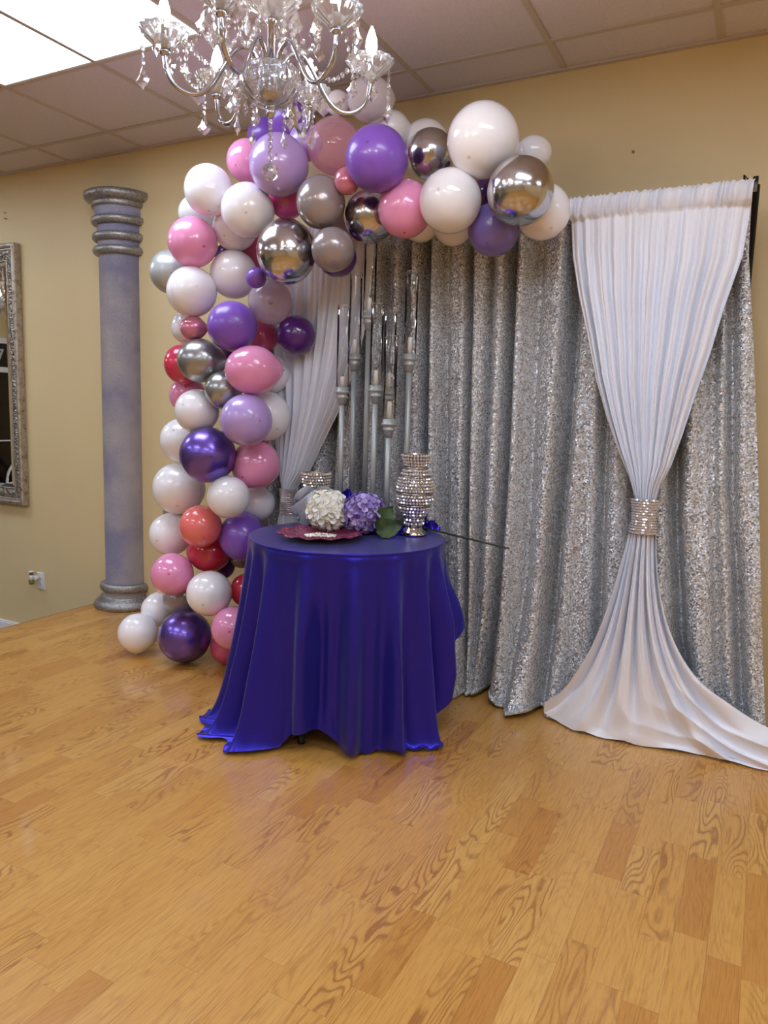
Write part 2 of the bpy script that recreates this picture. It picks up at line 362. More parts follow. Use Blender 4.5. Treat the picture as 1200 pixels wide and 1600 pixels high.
for i in range(nx):
    x = PX + SW * (i + .5); y = Y0 + random.random() * .3
    if x + SW / 2 > X1: break
    while y < WY:
        k = random.choice([0, 1, 1, 2, 2, 3]); L = LENS[k]
        if y + L > WY: 
            L = WY - y
            if L > .01: rest.bev((x, y + L / 2, -TH / 2), (SW - .0003, L - .0003, TH), .0002)
            break
        s_ = inview(x, y + L / 2)
        if s_ and y > .9: cand.append((s_, x, y + L / 2, k))
        else: rest.bev((x, y + L / 2, -TH / 2), (SW - .0003, L - .0003, TH), .0002)
        y += L
cand.sort(reverse=True)
for j, (s_, x, y, k) in enumerate(cand):
    if j < 299: put('plank', strip_me[k], floor_top, (x, y, 0))
    else: rest.bev((x, y, -TH / 2), (SW - .0003, LENS[k] - .0003, TH), .0002)
tag(build('planking', rest, M['plank'], floor_top, smooth=False), kind='stuff')
# ceiling: slab, grid bars, tiles, light panels
ce = tag(build('ceiling', MB().box(((X0 + X1) / 2, (WY + Y0) / 2, CZ + .11), (X1 - X0, WY - Y0, .1)), M['slab'], smooth=False), kind='structure')
G = .61; gx = [-3.352 + G * k for k in range(-8, 13)]; gx = [g for g in gx if X0 < g < X1]; gy = [2.446 + G * k for k in range(-12, 2)]; gy = [g for g in gy if Y0 < g < WY]
xs = [X0] + gx + [X1]; ys = [Y0] + gy + [WY]
lit = set()
for a in (-2, 0, 2, 4):
    for b in (0, 1, 2):
        lit.add((round(-3.352 + G * 2 * a, 3), round(1.836 - G * 4 * b, 3)))
lit.discard((-.912, 1.836)); lit.add((-.912, 1.226))
cache = {}
def is_lit(x, y):
    for a, b in lit:
        if (abs(x - a) < .02 or abs(x - a - G) < .02) and abs(y - b) < .02: return True
    return False
for a, b in zip(xs, xs[1:]):
    for c_, d in zip(ys, ys[1:]):
        if is_lit(a, c_): continue
        if b - a < .05 or d - c_ < .05: continue
        key = (round(b - a, 2), round(d - c_, 2))
        if key not in cache: cache[key] = MB().box((0, 0, .009), (b - a - .012, d - c_ - .012, .014)).mesh('ceiling_tile', M['tile'])
        put('ceiling_tile', cache[key], ce, ((a + b) / 2, (c_ + d) / 2, CZ))
for g in gx: build('grid_bar', MB().box((g, (WY + Y0) / 2, CZ - .001), (.024, WY - Y0, .006)).box((g, (WY + Y0) / 2, CZ + .02), (.003, WY - Y0, .036)), M['grid'], ce, smooth=False)
for g in gy: build('grid_bar', MB().box(((X0 + X1) / 2, g, CZ - .0015), (X1 - X0, .024, .006)).box(((X0 + X1) / 2, g, CZ + .02), (X1 - X0, .003, .036)), M['grid'], ce, smooth=False)
tag(build('trim_3', MB().box(((X0 + X1) / 2, WY - .011, CZ - .004), (X1 - X0, .022, .01)), M['grid'], smooth=False), kind='structure')
LL = {(-3.352, 1.836): 'bright white ceiling light panel set in the tiles beside the chandelier'}
for i, (a, b) in enumerate(sorted(lit)):
    if not (X0 < a and a + 2 * G < X1): continue
    x, y = a + G, b + G / 2
    lb = LL.get((a, b), 'lit ceiling light panel in the part of the ceiling behind the camera')
    t_ = empty('ceiling_light', (x, y, CZ), lb, 'ceiling light', 'fluorescent ceiling panels')
    fr = MB(); fr.box((0, G / 2 - .012, .004), (2 * G, .02, .014)); fr.box((0, -G / 2 + .012, .004), (2 * G, .02, .014)); fr.box((G - .012, 0, .004), (.02, G - .044, .014)); fr.box((-G + .012, 0, .004), (.02, G - .044, .014))
    build('frame', fr, M['trim'], t_, smooth=False)
    build('diffuser', MB().box((0, 0, .012), (2 * G - .044, G - .044, .01)), M['panel'], t_, smooth=False)
# window with street number and white chair, seen in the mirror
wn = tag(build('window_1', MB().box((X0 + .03, 1.0, .76), (.012, 3.4, 2.34)), M['dark'], smooth=False), kind='structure')
wf = MB()
for zz in (1.95, 1.62, -.38): wf.box((X0 + .04, 1.0, zz), (.05, 3.5, .06))
for yy in (-.75, .45, 1.6, 2.75): wf.box((X0 + .04, yy, .78), (.05, .06, 2.38))
wf.box((X0 + .04, 1.0, .80), (.02, 3.4, .015))
build('window_frame', wf, M['trim'], wn, smooth=False)

# ------------------------------------------------------------------ column (engaged half column on the platform)
col = empty('column', (-3.545, WY, 0), 'lavender grey stucco half column with silver painted rings against the wall', 'column')
A0, A1 = math.pi, 2 * math.pi
def half(name, prof, mat, seg=40): return build(name, MB().lathe(prof, seg, A0, A1), mat, col)
half('shaft', [(.137, .13), (.135, .3), (.134, 2.16), (.140, 2.165), (.140, 2.31), (.150, 2.33), (.155, 2.41), (.16, 2.43)], M['stucco'])
def ring(name, z, r, h, bulge):
    half(name, [(r - .02, z - h / 2)] + [(r + bulge * math.sin(math.pi * k / 10), z - h / 2 * math.cos(math.pi * k / 10)) for k in range(11)] + [(r - .02, z + h / 2)], M['silver_paint'])
ring('capital_ring', 2.165, .143, .05, .026); ring('capital_ring', 2.243, .145, .05, .026); ring('capital_ring', 2.335, .15, .05, .026)
half('capital', [(.135, 2.405), (.168, 2.41), (.172, 2.425), (.165, 2.437), (.185, 2.44), (.208, 2.452), (.214, 2.47), (.208, 2.488), (.19, 2.497), (.0, 2.499)], M['silver_paint'])
ring('base_ring', .128, .15, .055, .022)
half('base_collar', [(.158, .105), (.15, .09), (.15, .075), (.16, .066)], M['stucco'])
half('base', [(.15, .075), (.168, .07), (.166, .063), (.18, .056), (.178, .05), (.196, .04), (.208, .024), (.208, .006), (.203, 0), (0, 0)], M['silver_paint'])

# ------------------------------------------------------------------ wall mirror
mx0, mx1, mz0, mz1 = -5.32, -4.472, .56, 2.292
mi = empty('wall_mirror', ((mx0 + mx1) / 2, WY, mz0), 'tall mirror in an antique silver frame hanging on the wall left of the column', 'mirror')
cxm = (mx0 + mx1) / 2
def frame_loop(prof):      # prof: (inset, protrusion)
    v = []; f = []
    for ins, pr in prof:
        a, b, c_, d = mx0 + ins - cxm, mx1 - ins - cxm, ins, mz1 - mz0 - ins
        v += [(a, -pr, c_), (b, -pr, c_), (b, -pr, d), (a, -pr, d)]
    for k in range(len(prof) - 1):
        for i in range(4): f.append((k * 4 + i, k * 4 + (i + 1) % 4, (k + 1) * 4 + (i + 1) % 4, (k + 1) * 4 + i))
    return MB().add(v, f)
build('frame', frame_loop([(0, .001), (0, .045), (.008, .053), (.02, .055), (.03, .05), (.033, .043), (.04, .043), (.045, .036)]), M['frame'], mi, smooth=False)
build('embossed_band', frame_loop([(.045, .036), (.055, .04), (.08, .038), (.098, .03), (.1, .026)]), M['emboss'], mi, smooth=False)
build('inner_bead', frame_loop([(.1, .026), (.103, .031), (.109, .031), (.113, .02)]), M['frame'], mi, smooth=False)
gl = MB(); gl.add([(mx0 + .113 - cxm, -.02, .113), (mx1 - .113 - cxm, -.02, .113), (mx1 - .113 - cxm, -.02, mz1 - mz0 - .113), (mx0 + .113 - cxm, -.02, mz1 - mz0 - .113)], [(0, 1, 2, 3)])
build('mirror_glass', frame_loop([(.113, .02), (.138, .024)]), M['mirror'], mi, smooth=False)['label'] = 'bevelled mirror edge'
build('mirror_glass', frame_loop([(.138, .024), (.3, .0241), (.42, .0242)]), M['mirror'], mi, smooth=False)

# ------------------------------------------------------------------ wall outlet, plug-in air freshener, nails
oc = Vector((-4.375, WY, .04))
ou = empty('wall_outlet', oc, 'white duplex wall outlet low on the wall left of the column', 'outlet')
pm = MB().bev((0, 0, 0), (.072, .118, .007), .003); ro = Matrix.Rotation(R(90), 4, 'X')
pm.v = [tuple(ro @ Vector(p) + Vector((0, -.004, 0))) for p in pm.v]
build('cover_plate', pm, M['outlet'], ou, smooth=False)
for dz in (.02, -.02):
    s_ = MB().lathe([(0, .0), (.017, .0), (.017, .003), (0, .003)], 20, M_=Matrix.Translation((0, -.0075, dz)) @ ro); sk = build('socket', s_, M['outlet'], ou, smooth=False)
    build('slot', MB().box((-.006, -.0108, dz + .003), (.002, .001, .008)).box((.006, -.0108, dz + .003), (.002, .001, .008)).box((0, -.0108, dz - .007), (.004, .001, .004)), M['cap'], sk, smooth=False)
af = empty('air_freshener', oc + Vector((-.02, -.012, .02)), 'small white plug-in air freshener with yellow green oil bottle in the wall outlet', 'air freshener')
build('plug_body', MB().ball((0, -.018, 0), .022, 16, 10, (.8, .9, 1)).ball((-.01, -.042, .008), .02, 16, 10, (1.0, .8, 1)), M['outlet'], af)
build('oil_bottle', MB().lathe([(0, -.042), (.015, -.04), (.019, -.03), (.018, -.012), (.01, -.006), (0, -.006)], 20, c=(-.01, -.042, .002)), M['oil'], af)
build('cap', MB().lathe([(0, .028), (.011, .028), (.016, .05), (.019, .052), (.0, .053)], 20, c=(-.01, -.042, -.002)), M['grey_cap'], af)
build('lid', MB().lathe([(.019, .050), (.021, .055), (0, .060)], 20, c=(-.01, -.042, -.002)), M['trim'], af)
for (x, z), lb in {(-.604, 2.366): 'small bare nail in the tan wall above the right part of the backdrop', (-4.597, 2.495): 'upper small nail in the wall above the mirror', (-4.6, 2.46): 'lower small nail in the wall above the mirror'}.items():
    nl = MB().lathe([(0, 0), (.002, 0), (.002, .012), (.005, .012), (.005, .014), (0, .0145)], 10)
    o = build('nail', nl, M['grey_cap'], None, (x, WY, z), rot=(R(90), 0, 0)); tag(o, lb, 'nail', 'nails left in the wall')

# ------------------------------------------------------------------ backdrop stand
RY, RZ = 3.05, 2.105
st = empty('backdrop_stand', (-1.2, RY + .06, 0), 'black pipe backdrop stand holding the silver and white drapes', 'stand')
ox = -1.2
build('crossbar', MB().tube([(-2.38 - ox, -.06, RZ - .004), (-.118 - ox, -.06, RZ)], .016, 14), M['rod'], st)
for x in (-2.36, -.128):
    u = MB().tube([(x - ox, .03, .01), (x - ox, .03, 2.135)], .017, 14).box((x - ox, .03, 2.15), (.018, .02, .03)); build('upright', u, M['stand'], st)
    build('base_plate', MB().bev((x - ox, .0, .005), (.35, .22, .01), .002), M['stand'], st, smooth=False)
    build('hook', MB().tube([(x - ox - .018, -.03, 2.09), (x - ox - .02, -.05, 2.135), (x - ox - .035, -.055, 2.15), (x - ox - .03, -.06, 2.10)], .004, 8), M['stand'], st)

# ------------------------------------------------------------------ silver sequin drape
VAL = [  # (depth, width, [(z, x) ...])
 (.10, .016, [(.0, -1.35), (.52, -1.365), (1.0, -1.378), (2.0, -1.405)]),
 (.05, .022, [(0, -1.26), (.83, -1.288), (2.0, -1.325)]),
 (.07, .012, [(0, -1.13), (.81, -1.167), (1.64, -1.192), (2.0, -1.205)]),
 (.04, .012, [(0, -1.10), (1.4, -1.098), (2.0, -1.107)]),
 (.10, .017, [(0, -1.04), (.39, -1.011), (.96, -1.003), (2.0, -1.01)]),
 (.035, .02, [(0, -.92), (.6, -.885), (2.0, -.90)]),
 (.10, .022, [(0, -.775), (.71, -.764), (1.1, -.749), (2.0, -.745)]),
 (.05, .015, [(0, -.55), (2, -.62)]), (.06, .02, [(0, -.42), (2, -.52)]),
 (.09, .022, [(0, -.16), (.41, -.247), (.94, -.305), (2, -.36)]),
 (.06, .018, [(0, .02), (.6, -.054), (1.0, -.107), (1.8, -.174), (2.1, -.19)]),
 (.03, .02, [(0, -.06), (1, -.17), (2.1, -.25)]),
 (.09, .018, [(0, -1.50), (2, -1.50)]), (.05, .02, [(0, -1.58), (2, -1.61)]), (.09, .02, [(0, -1.74), (2, -1.70)]), (.07, .02, [(0, -1.9), (2, -1.86)]),
 (.09, .02, [(0, -2.03), (2, -2.0)]), (.08, .02, [(0, -2.18), (2, -2.16)]), (.06, .02, [(0, -2.28), (2, -2.26)]),
]
VAL = [(d, w_, [(z, x) for z, x in l]) for d, w_, l in VAL]
def hem_front(x):  # how far the hem comes forward near the floor
    return lerp_list([(-2.4, .03), (-1.25, .10), (-1.16, .07), (-1.05, -.01), (-.98, .04), (-.88, .15), (-.80, .14), (-.72, .06), (-.62, .01), (-.5, .0), (-.2, -.02), (.0, .0), (.1, .02)], x)[0]
def sequin(u, v):
    z = RZ + .012 - v * (RZ + .008)
    xr = lerp_list([(0, .10), (.41, .05), (1.06, -.022), (1.52, -.077), (1.87, -.124), (2.15, -.135)], z)[0]
    x = -2.36 + (xr + 2.36) * u
    d = .009 * math.sin(x * 37 + .8 * math.sin(z * 1.3)) + .004 * math.sin(x * 71 + 1.1 + .5 * z)
    d += .004 * math.sin(z * 5 + x * 14)
    for D, w_, l in VAL:
        xv = lerp_list(l, z)[0]; q = (x - xv) / w_
        if abs(q) < 6: d -= D * math.exp(-q * q) ; d += D * .3 * math.exp(-((abs(q) - 2.6) / 1.6) ** 2)
    env = min(1, max(.25, (RZ + .012 - z) / .12))
    y = RY + .03 - d * env - .02
    if z > RZ - .05: y = min(y, RY - .022) if z > RZ - .03 else y
    k = max(0, 1 - z / .62); y -= hem_front(x) * k * k * (1 + .25 * math.sin(x * 26))
    if z < .0: z = .0
    z = max(z, .004 + .012 * (1 + math.sin(x * 31 + 2)) * (1 if z < .03 else 0))
    return (x, y, z)
sq = build('sequin_drape', MB().grid(sequin, 620, 130), M['sequin'])
tag(sq, 'silver glitter sequin curtain hanging in deep folds across the whole backdrop', 'curtain')
hb = MB().grid(lambda u, v: (lambda p: (p[0], p[1] - .004 + .016 * math.cos(v * 5.5), max(.003, p[2] + .010 + .010 * math.sin(v * 5.5))))(sequin(u, 1.0)), 500, 8)
build('hem_roll', hb, M['sequin'], sq)

# ------------------------------------------------------------------ white tied drapes
def fold(u, ph):
    a_ = abs(math.sin(u * math.pi * 11 + ph + .9 * math.sin(u * 7))) ** .75; b_ = abs(math.sin(u * math.pi * 19 + 2 * ph + 1.2 * math.sin(u * 9 + 1))) ** .8
    return 1.5 * (.62 * a_ + .3 * b_ - .5) + .08 * math.sin(u * 2 * math.pi * 23 + ph)
def drape_upper(top_z, tie_z, L_, R_, yp, ph, tie_y):
    def fn(u, v):
        if v < .10:                       # ruffled rod pocket
            k = v / .10; z = top_z + .022 - k * .085
            x0, x1 = L_[0][1], R_[0][1]; x = x0 + (x1 - x0) * (u + .0035 * math.sin(u * 260 + k * 3))
            rr = math.sin(math.pi * (k * .92 + .04))
            y = yp - .012 - .018 * rr - .006 * math.sin(u * 210 + 2.6 * math.sin(u * 37) + k * 2.5) * (.5 + rr) - .006 * math.sin(u * 118 + 2 * k + 2 * math.sin(u * 23))
            z += .0028 * math.sin(u * 210 + 2.6 * math.sin(u * 37)) * (1 - k)
            if k < .12: y += .02
            return (x, y, z)
        t_ = (v - .10) / .90; z = top_z - .063 + (tie_z - top_z + .063) * t_
        x0 = lerp_list(L_, top_z - z)[0]; x1 = lerp_list(R_, top_z - z)[0]
        uu = u; x = x0 + (x1 - x0) * uu
        wd = abs(x1 - x0)
        amp = (.008 + .034 * min(1, t_ * 4)) * (.35 + .65 * min(1, wd / .35)) + .004
        e = (2 * u - 1)
        y = yp + (tie_y - yp) * t_ - .008 - amp * fold(u, ph) + .03 * abs(e) ** 5 - .03 * math.sin(math.pi * min(1, t_)) * (1 - e * e) * .6
        if t_ > .75:
            q = (t_ - .75) / .25; y -= q * .03 * (1 - e * e)
        return (x, y, z)
    return fn
def drape_lower(tie, hem, c1, c2, yp, ph):
    def fn(u, v):
        p0 = Vector((tie[0] + (tie[1] - tie[0]) * u, yp - .004 - .035 * (1 - (2 * u - 1) ** 2) - .006 * fold(u, ph), tie[2]))
        p1 = Vector(lerp_list(c1, u)); p2 = Vector(lerp_list(c2, u)); p3 = Vector(lerp_list(hem, u))
        s_ = 1 - v
        p = p0 * s_ ** 3 + p1 * 3 * v * s_ * s_ + p2 * 3 * v * v * s_ + p3 * v ** 3
        amp = (.012 + .060 * math.sin(math.pi * min(1, v * .95))) * (1 - v ** 4)
        g1 = math.sin(u * math.pi * 7.3 + ph + .8 * math.sin(u * 6) + .5 * v); f_ = 1.1 * (abs(g1) ** 1.2 - .5) + .28 * math.sin(u * 2 * math.pi * 11 + 2 * ph) * (1 - .7 * v) + .15 * math.sin(u * 2 * math.pi * 27 + ph) * (1 - v) ** 1.5
        n_ = Vector((.15 * (u - .5), -.92, .35 + .5 * v)).normalized()
        p += n_ * amp * f_
        if v > .55:      # crumpled wrinkles in the puddle
            q = min(1, (v - .55) / .25) * (1 - max(0, v - .93) / .07)
            rt = min(1, max(0, (u - .55) / .2)); w1 = math.sin(u * 26 + 3 * v + 1.2 * math.sin(v * 9 + u * 5)); w2 = math.sin(u * 17 - v * 15 + 1.5 * math.sin(u * 9 + 5 * v))
            p += n_ * q * ((.012 + .010 * rt) * w1 + (.004 + .026 * rt) * (.6 - abs(w2) * 1.4))
        if v < .1: pass
        p.z = max(p.z, .005 + .004 * (1 + math.sin(u * 40 + v * 60)))
        return tuple(p)
    return fn
def band(cx, y, z0, z1, rx, ry, label, group):
    b = empty('tie_band', (cx, y, z0), label, 'tie band', group)
    n = 56; rows = 13
    def fn(u, v):
        a = 2 * math.pi * u; k = 1 + .08 * math.cos(math.pi * 2 * v)
        return (rx * k * math.cos(a), ry * math.sin(a), (z1 - z0) * v)
    build('backing', MB().grid(fn, n, 6, True), M['rhine_back'], b)
    s_ = MB(); h = (z1 - z0) / rows
    for j in range(rows):
        for i in range(n):
            a = 2 * math.pi * (i + .5) / n; k = 1 + .08 * math.cos(math.pi * 2 * (j + .5) / rows); q = h * .42
            c_ = Vector((rx * k * math.cos(a), ry * math.sin(a), h * (j + .5))); nn = Vector((math.cos(a) / rx, math.sin(a) / ry, 0)).normalized(); tt = Vector((-nn.y, nn.x, 0)); up = Vector((0, 0, 1))
            wv = q * .95
            s_.add([c_ + tt * wv - up * q + nn * .0005, c_ + tt * wv + up * q + nn * .0005, c_ - tt * wv + up * q + nn * .0005, c_ - tt * wv - up * q + nn * .0005, c_ + nn * (.003 + .0012 * random.random()) + tt * random.uniform(-.0015, .0015) + up * random.uniform(-.0015, .0015)], [(0, 1, 4), (1, 2, 4), (2, 3, 4), (3, 0, 4)])
    tag(build('rhinestones', s_, M['rhine'], b, smooth=False), kind='stuff')
    return b
WYp = 2.985
TZ = 2.095
Lr = [(0, -.772), (.2, -.748), (.35, -.712), (.5, -.668), (.67, -.622), (.82, -.569), (.94, -.519), (1.05, -.466), (1.115, -.442), (1.135, -.437), (1.3, -.435)]
Rr = [(0, -.125), (.24, -.141), (.42, -.185), (.58, -.217), (.71, -.249), (.88, -.287), (1.0, -.318), (1.07, -.348), (1.115, -.358), (1.135, -.357), (1.3, -.355)]
mb = MB().grid(drape_upper(TZ, .90, Lr, Rr, WYp, .6, 2.93), 260, 110)
lw = MB().grid(drape_lower((-.435, -.352, .90),
    [(0, -.735, 2.93, .085), (.06, -.74, 2.95, .03), (.12, -.69, 2.945, .010), (.22, -.60, 2.89, .008), (.36, -.47, 2.885, .006), (.5, -.344, 2.89, .006), (.66, -.105, 2.935, .006), (.72, -.05, 2.92, .006), (.82, .08, 2.92, .006), (.9, .22, 2.93, .008), (.96, .30, 2.95, .06), (1, .34, 3.0, .15)],
    [(0, -.49, 2.92, .48), (.5, -.405, 2.90, .50), (1, -.335, 2.95, .60)],
    [(0, -.535, 2.93, .24), (.25, -.47, 2.90, .17), (.5, -.37, 2.90, .14), (.8, -.30, 2.92, .13), (1, -.30, 2.97, .07)], 2.935, 1.1), 260, 110)
dr = empty('white_drape', (0, 0, 0), 'white drape at the right end, tied in the middle and pooling on the floor', 'curtain')
dr.location = (0, 0, 0)
build('upper_fabric', mb, M['drape'], dr); build('lower_fabric', lw, M['drape'], dr)
for ch_ in dr.children: ch_.location = (.4, -2.97, 0)
dr.location = (-.4, 2.97, 0)
band(-.395, 2.915, .838, .972, .047, .037, 'rhinestone band around the right white drape', 'rhinestone tie bands')
LLf = [(0, -2.33), (.5, -2.27), (.84, -2.17), (1.15, -2.115), (1.2, -2.09), (1.4, -2.088)]
LRt = [(0, -1.64), (.3, -1.655), (.48, -1.681), (.67, -1.735), (.83, -1.80), (1.0, -1.89), (1.13, -1.955), (1.2, -2.018), (1.4, -2.02)]
dl = empty('white_drape', (0, 0, 0), 'white drape behind the balloons and candle tubes at the left of the backdrop', 'curtain')
build('upper_fabric', MB().grid(drape_upper(TZ, .82, LLf, LRt, WYp, 2.1, 2.95), 260, 100), M['drape'], dl)
build('lower_fabric', MB().grid(drape_lower((-2.09, -2.018, .82), [(0, -2.32, 2.97, .01), (.5, -2.1, 2.93, .006), (1, -1.93, 2.97, .01)],
    [(0, -2.14, 2.95, .5), (1, -1.97, 2.95, .5)], [(0, -2.22, 2.96, .2), (1, -1.94, 2.96, .2)], 2.955, .3), 200, 60), M['drape'], dl)
for ch_ in dl.children: ch_.location = (2.05, -2.97, 0)
dl.location = (-2.05, 2.97, 0)
band(-2.053, 2.94, .76, .885, .040, .034, 'rhinestone band around the left white drape, just above the table edge', 'rhinestone tie bands')

# ------------------------------------------------------------------ table and cloth
TC = Vector((-1.505, 2.585, 0)); TR = .402; TT = .755
tb = empty('round_table', TC, 'small round folding table under the royal blue cloth', 'table')
build('tabletop', MB().lathe([(0, TT - .028), (TR - .006, TT - .028), (TR - .002, TT - .022), (TR - .002, TT - .006), (TR - .008, TT - .002), (0, TT - .002)], 72), M['wood'], tb)
for fx, fy in ((-1.49, 2.24), (-1.144, 2.612), (-1.52, 2.93), (-1.866, 2.558)):
    d = Vector((fx, fy, 0)) - TC; 
    lg = build('leg', MB().tube([(d.x * .78, d.y * .78, TT - .028), (d.x, d.y, .03)], .0125, 12), M['leg'], tb)
    build('foot_cap', MB().lathe([(0, 0), (.0145, 0), (.016, .006), (.015, .034), (0, .034)], 14, c=(d.x, d.y, 0)), M['cap'], lg)
HEM = [(-180, .47, .02), (-165, .50, .02), (-150, .53, .012), (-138, .58, .010), (-127, .62, .010), (-118, .59, .010), (-108, .57, .008), (-99, .545, .008), (-92, .46, .018), (-86, .43, .075), (-76, .425, .095), (-68, .42, .075),
       (-60, .425, .03), (-52, .42, .010), (-42, .43, .008), (-35, .44, .03), (-31, .47, .010), (-24, .50, .010), (-16, .52, .010), (-10, .49, .02), (-3, .455, .10), (6, .445, .22), (16, .47, .34), (24, .49, .40), (34, .46, .44), (50, .42, .42), (75, .41, .4), (95, .40, .36), (120, .40, .3), (150, .43, .12), (180, .47, .02)]
def cloth(u, v):
    th = -180 + 360 * u; a = R(th)
    if v < .28:
        k = v / .28; r = .02 + (TR - .008) * k
        return (r * math.cos(a), r * math.sin(a), TT + .002 + .0006 * math.sin(a * 3 + k * 5))
    t_ = (v - .28) / .72
    Rh, zh = lerp_list(HEM, th)
    x_ = a * 17 + 1.1 * math.sin(a * 3 + .5); y_ = a * 29 + 1.6 * math.sin(a * 2 + 1); F_ = .72 * math.sin(x_) + .34 * math.sin(y_) + .3 * math.sin(a * 7 + 1)
    back = max(0, math.sin(a - R(20))) ; am = .048 if (th < 20 or th > 165) else .016
    rb = min(Rh, .425 + .25 * (Rh - .425)) if Rh > .425 else Rh
    p0 = (TR - .003, TT + .001); p1 = (TR + .014, TT - .25); p2 = (rb + .004, zh + (.16 if Rh > .45 else .12)) if zh < .06 else ((TR + Rh) / 2, (TT + zh) / 2); p3 = (Rh, zh)
    if Rh > .45 and zh < .03: p2 = (rb, -.02)
    s_ = 1 - t_
    r = p0[0] * s_ ** 3 + p1[0] * 3 * t_ * s_ * s_ + p2[0] * 3 * t_ * t_ * s_ + p3[0] * t_ ** 3
    z = p0[1] * s_ ** 3 + p1[1] * 3 * t_ * s_ * s_ + p2[1] * 3 * t_ * t_ * s_ + p3[1] * t_ ** 3
    if t_ < .05: r += .004 * math.sin(math.pi * t_ / .05); 
    r += am * F_ * min(1, t_ * 1.9) ** .9 * (1 if t_ < .9 else 1 - (t_ - .9) * 3)
    z = max(z, .004 + (.010 + .008 * math.sin(a * 40 + r * 60)) * (1 if z < .05 else 0))
    return (r * math.cos(a), r * math.sin(a), z)
cl = build('tablecloth', MB().grid(cloth, 540, 110, True), M['satin'], None, TC)
tag(cl, 'royal blue satin cloth draped over the small round table down to the floor', 'tablecloth')

# ------------------------------------------------------------------ candelabrum, candles
ZT = TT + .004
cb = empty('candelabrum', (-1.50, 2.845, ZT), 'tall silver cluster candelabrum with seven glass chimneys on the blue table', 'candelabra')
co = Vector((-1.50, 2.845, ZT))
bs = build('base', MB().lathe([(0, 0), (.165, 0), (.165, .008), (.155, .012), (0, .013)], 48), M['silver_post'], cb); bs.scale = (1, .55, 1)
POSTS = [  # x, y, cup top z, candle top z, tube top z, label of candle
 (-1.668, 2.790, 1.370, 1.416, 1.715, 'short white taper candle in the leftmost holder of the candelabrum'),
 (-1.651, 2.860, 1.518, 1.581, 1.859, 'white taper candle in the second holder from the left, left of the tallest tube'),
 (-1.577, 2.850, 1.692, 1.754, 2.027, 'white taper candle in the tallest holder of the candelabrum'),
 (-1.495, 2.775, 1.379, 1.443, 1.714, 'white taper candle in the holder right in front of the tallest post'),
 (-1.506, 2.915, 1.371, 1.438, 1.701, 'white taper candle in the rear holder, seen through the lowest tube'),
 (-1.424, 2.770, 1.239, 1.313, 1.581, 'white taper candle in the lowest holder of the candelabrum'),
 (-1.372, 2.840, 1.513, 1.582, 1.847, 'white taper candle in the rightmost holder, above the crystal vase'),
]
for i, (x, y, zc, zk, zt, lb) in enumerate(POSTS):
    X, Yv, z = x - co.x, y - co.y, zc - ZT; sc_ = 1.0 if i != 4 else .86
    p = build('post', MB().tube([(X, Yv, .01), (X, Yv, z - .07)], .0125 * sc_, 14), M['silver_post'], cb)
    build('cup', MB().lathe([(.0, -.075), (.016, -.075), (.017, -.064), (.020, -.062), (.021, -.05), (.026, -.048), (.026, -.040), (.023, -.037), (.025, -.028), (.033, -.025), (.033, -.018), (.028, -.015), (.028, 0), (0, 0)], 28, c=(X, Yv, z)), M['silver_post'], p)
    g = MB().lathe([(.0275, -.014), (.0275, zt - zc - .002), (.0282, zt - zc), (.0275, zt - zc + .001), (.0262, zt - zc - .003)], 32, c=(X, Yv, z)); build('glass_chimney', g, M['tube_glass'], cb)
    k = empty('taper_candle', (x, y, zc), lb, 'candle', 'white candles in the candelabrum')
    build('wax_body', MB().lathe([(0, 0), (.0105, 0), (.0098, zk - zc - .004), (.007, zk - zc), (0, zk - zc - .001)], 18), M['wax'], k)
    build('wick', MB().tube([(0, 0, zk - zc - .002), (.001, 0, zk - zc + .010)], .0012, 6), M['wick'], k)

# ------------------------------------------------------------------ crystal vases
def beaded(mb, prof_fn, z0, z1, rows, br, skip=()):
    for j in range(rows):
        z = z0 + (z1 - z0) * (j + .5) / rows; r = prof_fn(z); n = max(8, int(2 * math.pi * r / (br * 2.02)))
        if j in skip: continue
        for i in range(n):
            a = 2 * math.pi * (i + .5 * (j % 2)) / n
            mb.ball((r * math.cos(a), r * math.sin(a), z), br * .98, 6, 4, rot=random.random())
    return mb
def rp(ks): return lambda z: lerp_list(ks, z)[0]
vp_ = at(646, 834, 2.775); vl = Vector((vp_.x, vp_.y, ZT))
K1 = [(.0, .036), (.035, .037), (.055, .046), (.08, .062), (.12, .0735), (.17, .0745), (.205, .070), (.235, .052), (.262, .044), (.285, .052), (.31, .062)]
ve = empty('crystal_vase', vl, 'large round bellied crystal beaded vase with nickel foot at the right of the table', 'vase', 'crystal vases')
build('body', MB().lathe([(K1[i][1] - .007, K1[i][0] + .03) for i in range(len(K1))][::-1] + [(0, .03)], 40), M['bead_silver'], ve)
build('foot', MB().lathe([(0, 0), (.055, 0), (.056, .005), (.052, .012), (.044, .022), (.036, .028), (.034, .036), (0, .036)], 40), M['foot'], ve)
bd = MB(); f1 = rp([(a + .03, b) for a, b in K1])
for z0, z1, n_ in ((.040, .072, 2), (.080, .122, 3), (.132, .172, 3), (.182, .245, 5), (.25, .278, 2), (.288, .34, 4)): beaded(bd, f1, z0, z1, n_, (z1 - z0) / n_ / 2)
tag(build('crystal_beads', bd, M['vase_bead'], ve, smooth=False), kind='stuff')
for z in (.076, .127, .177, .247, .283):
    r = f1(z) + .002; build('wire_band', MB().tube([(r * math.cos(a * math.pi / 18), r * math.sin(a * math.pi / 18), z) for a in range(37)], .0028, 6, False), M['bead_silver'], ve)
v2 = Vector((-1.765, 2.745, ZT))
v2e = empty('crystal_vase', v2, 'crystal beaded vase tied with a silver bow behind the white hydrangea', 'vase', 'crystal vases')
K2 = [(0, .045), (.03, .05), (.08, .062), (.11, .060), (.14, .052), (.165, .05), (.18, .056), (.235, .064)]
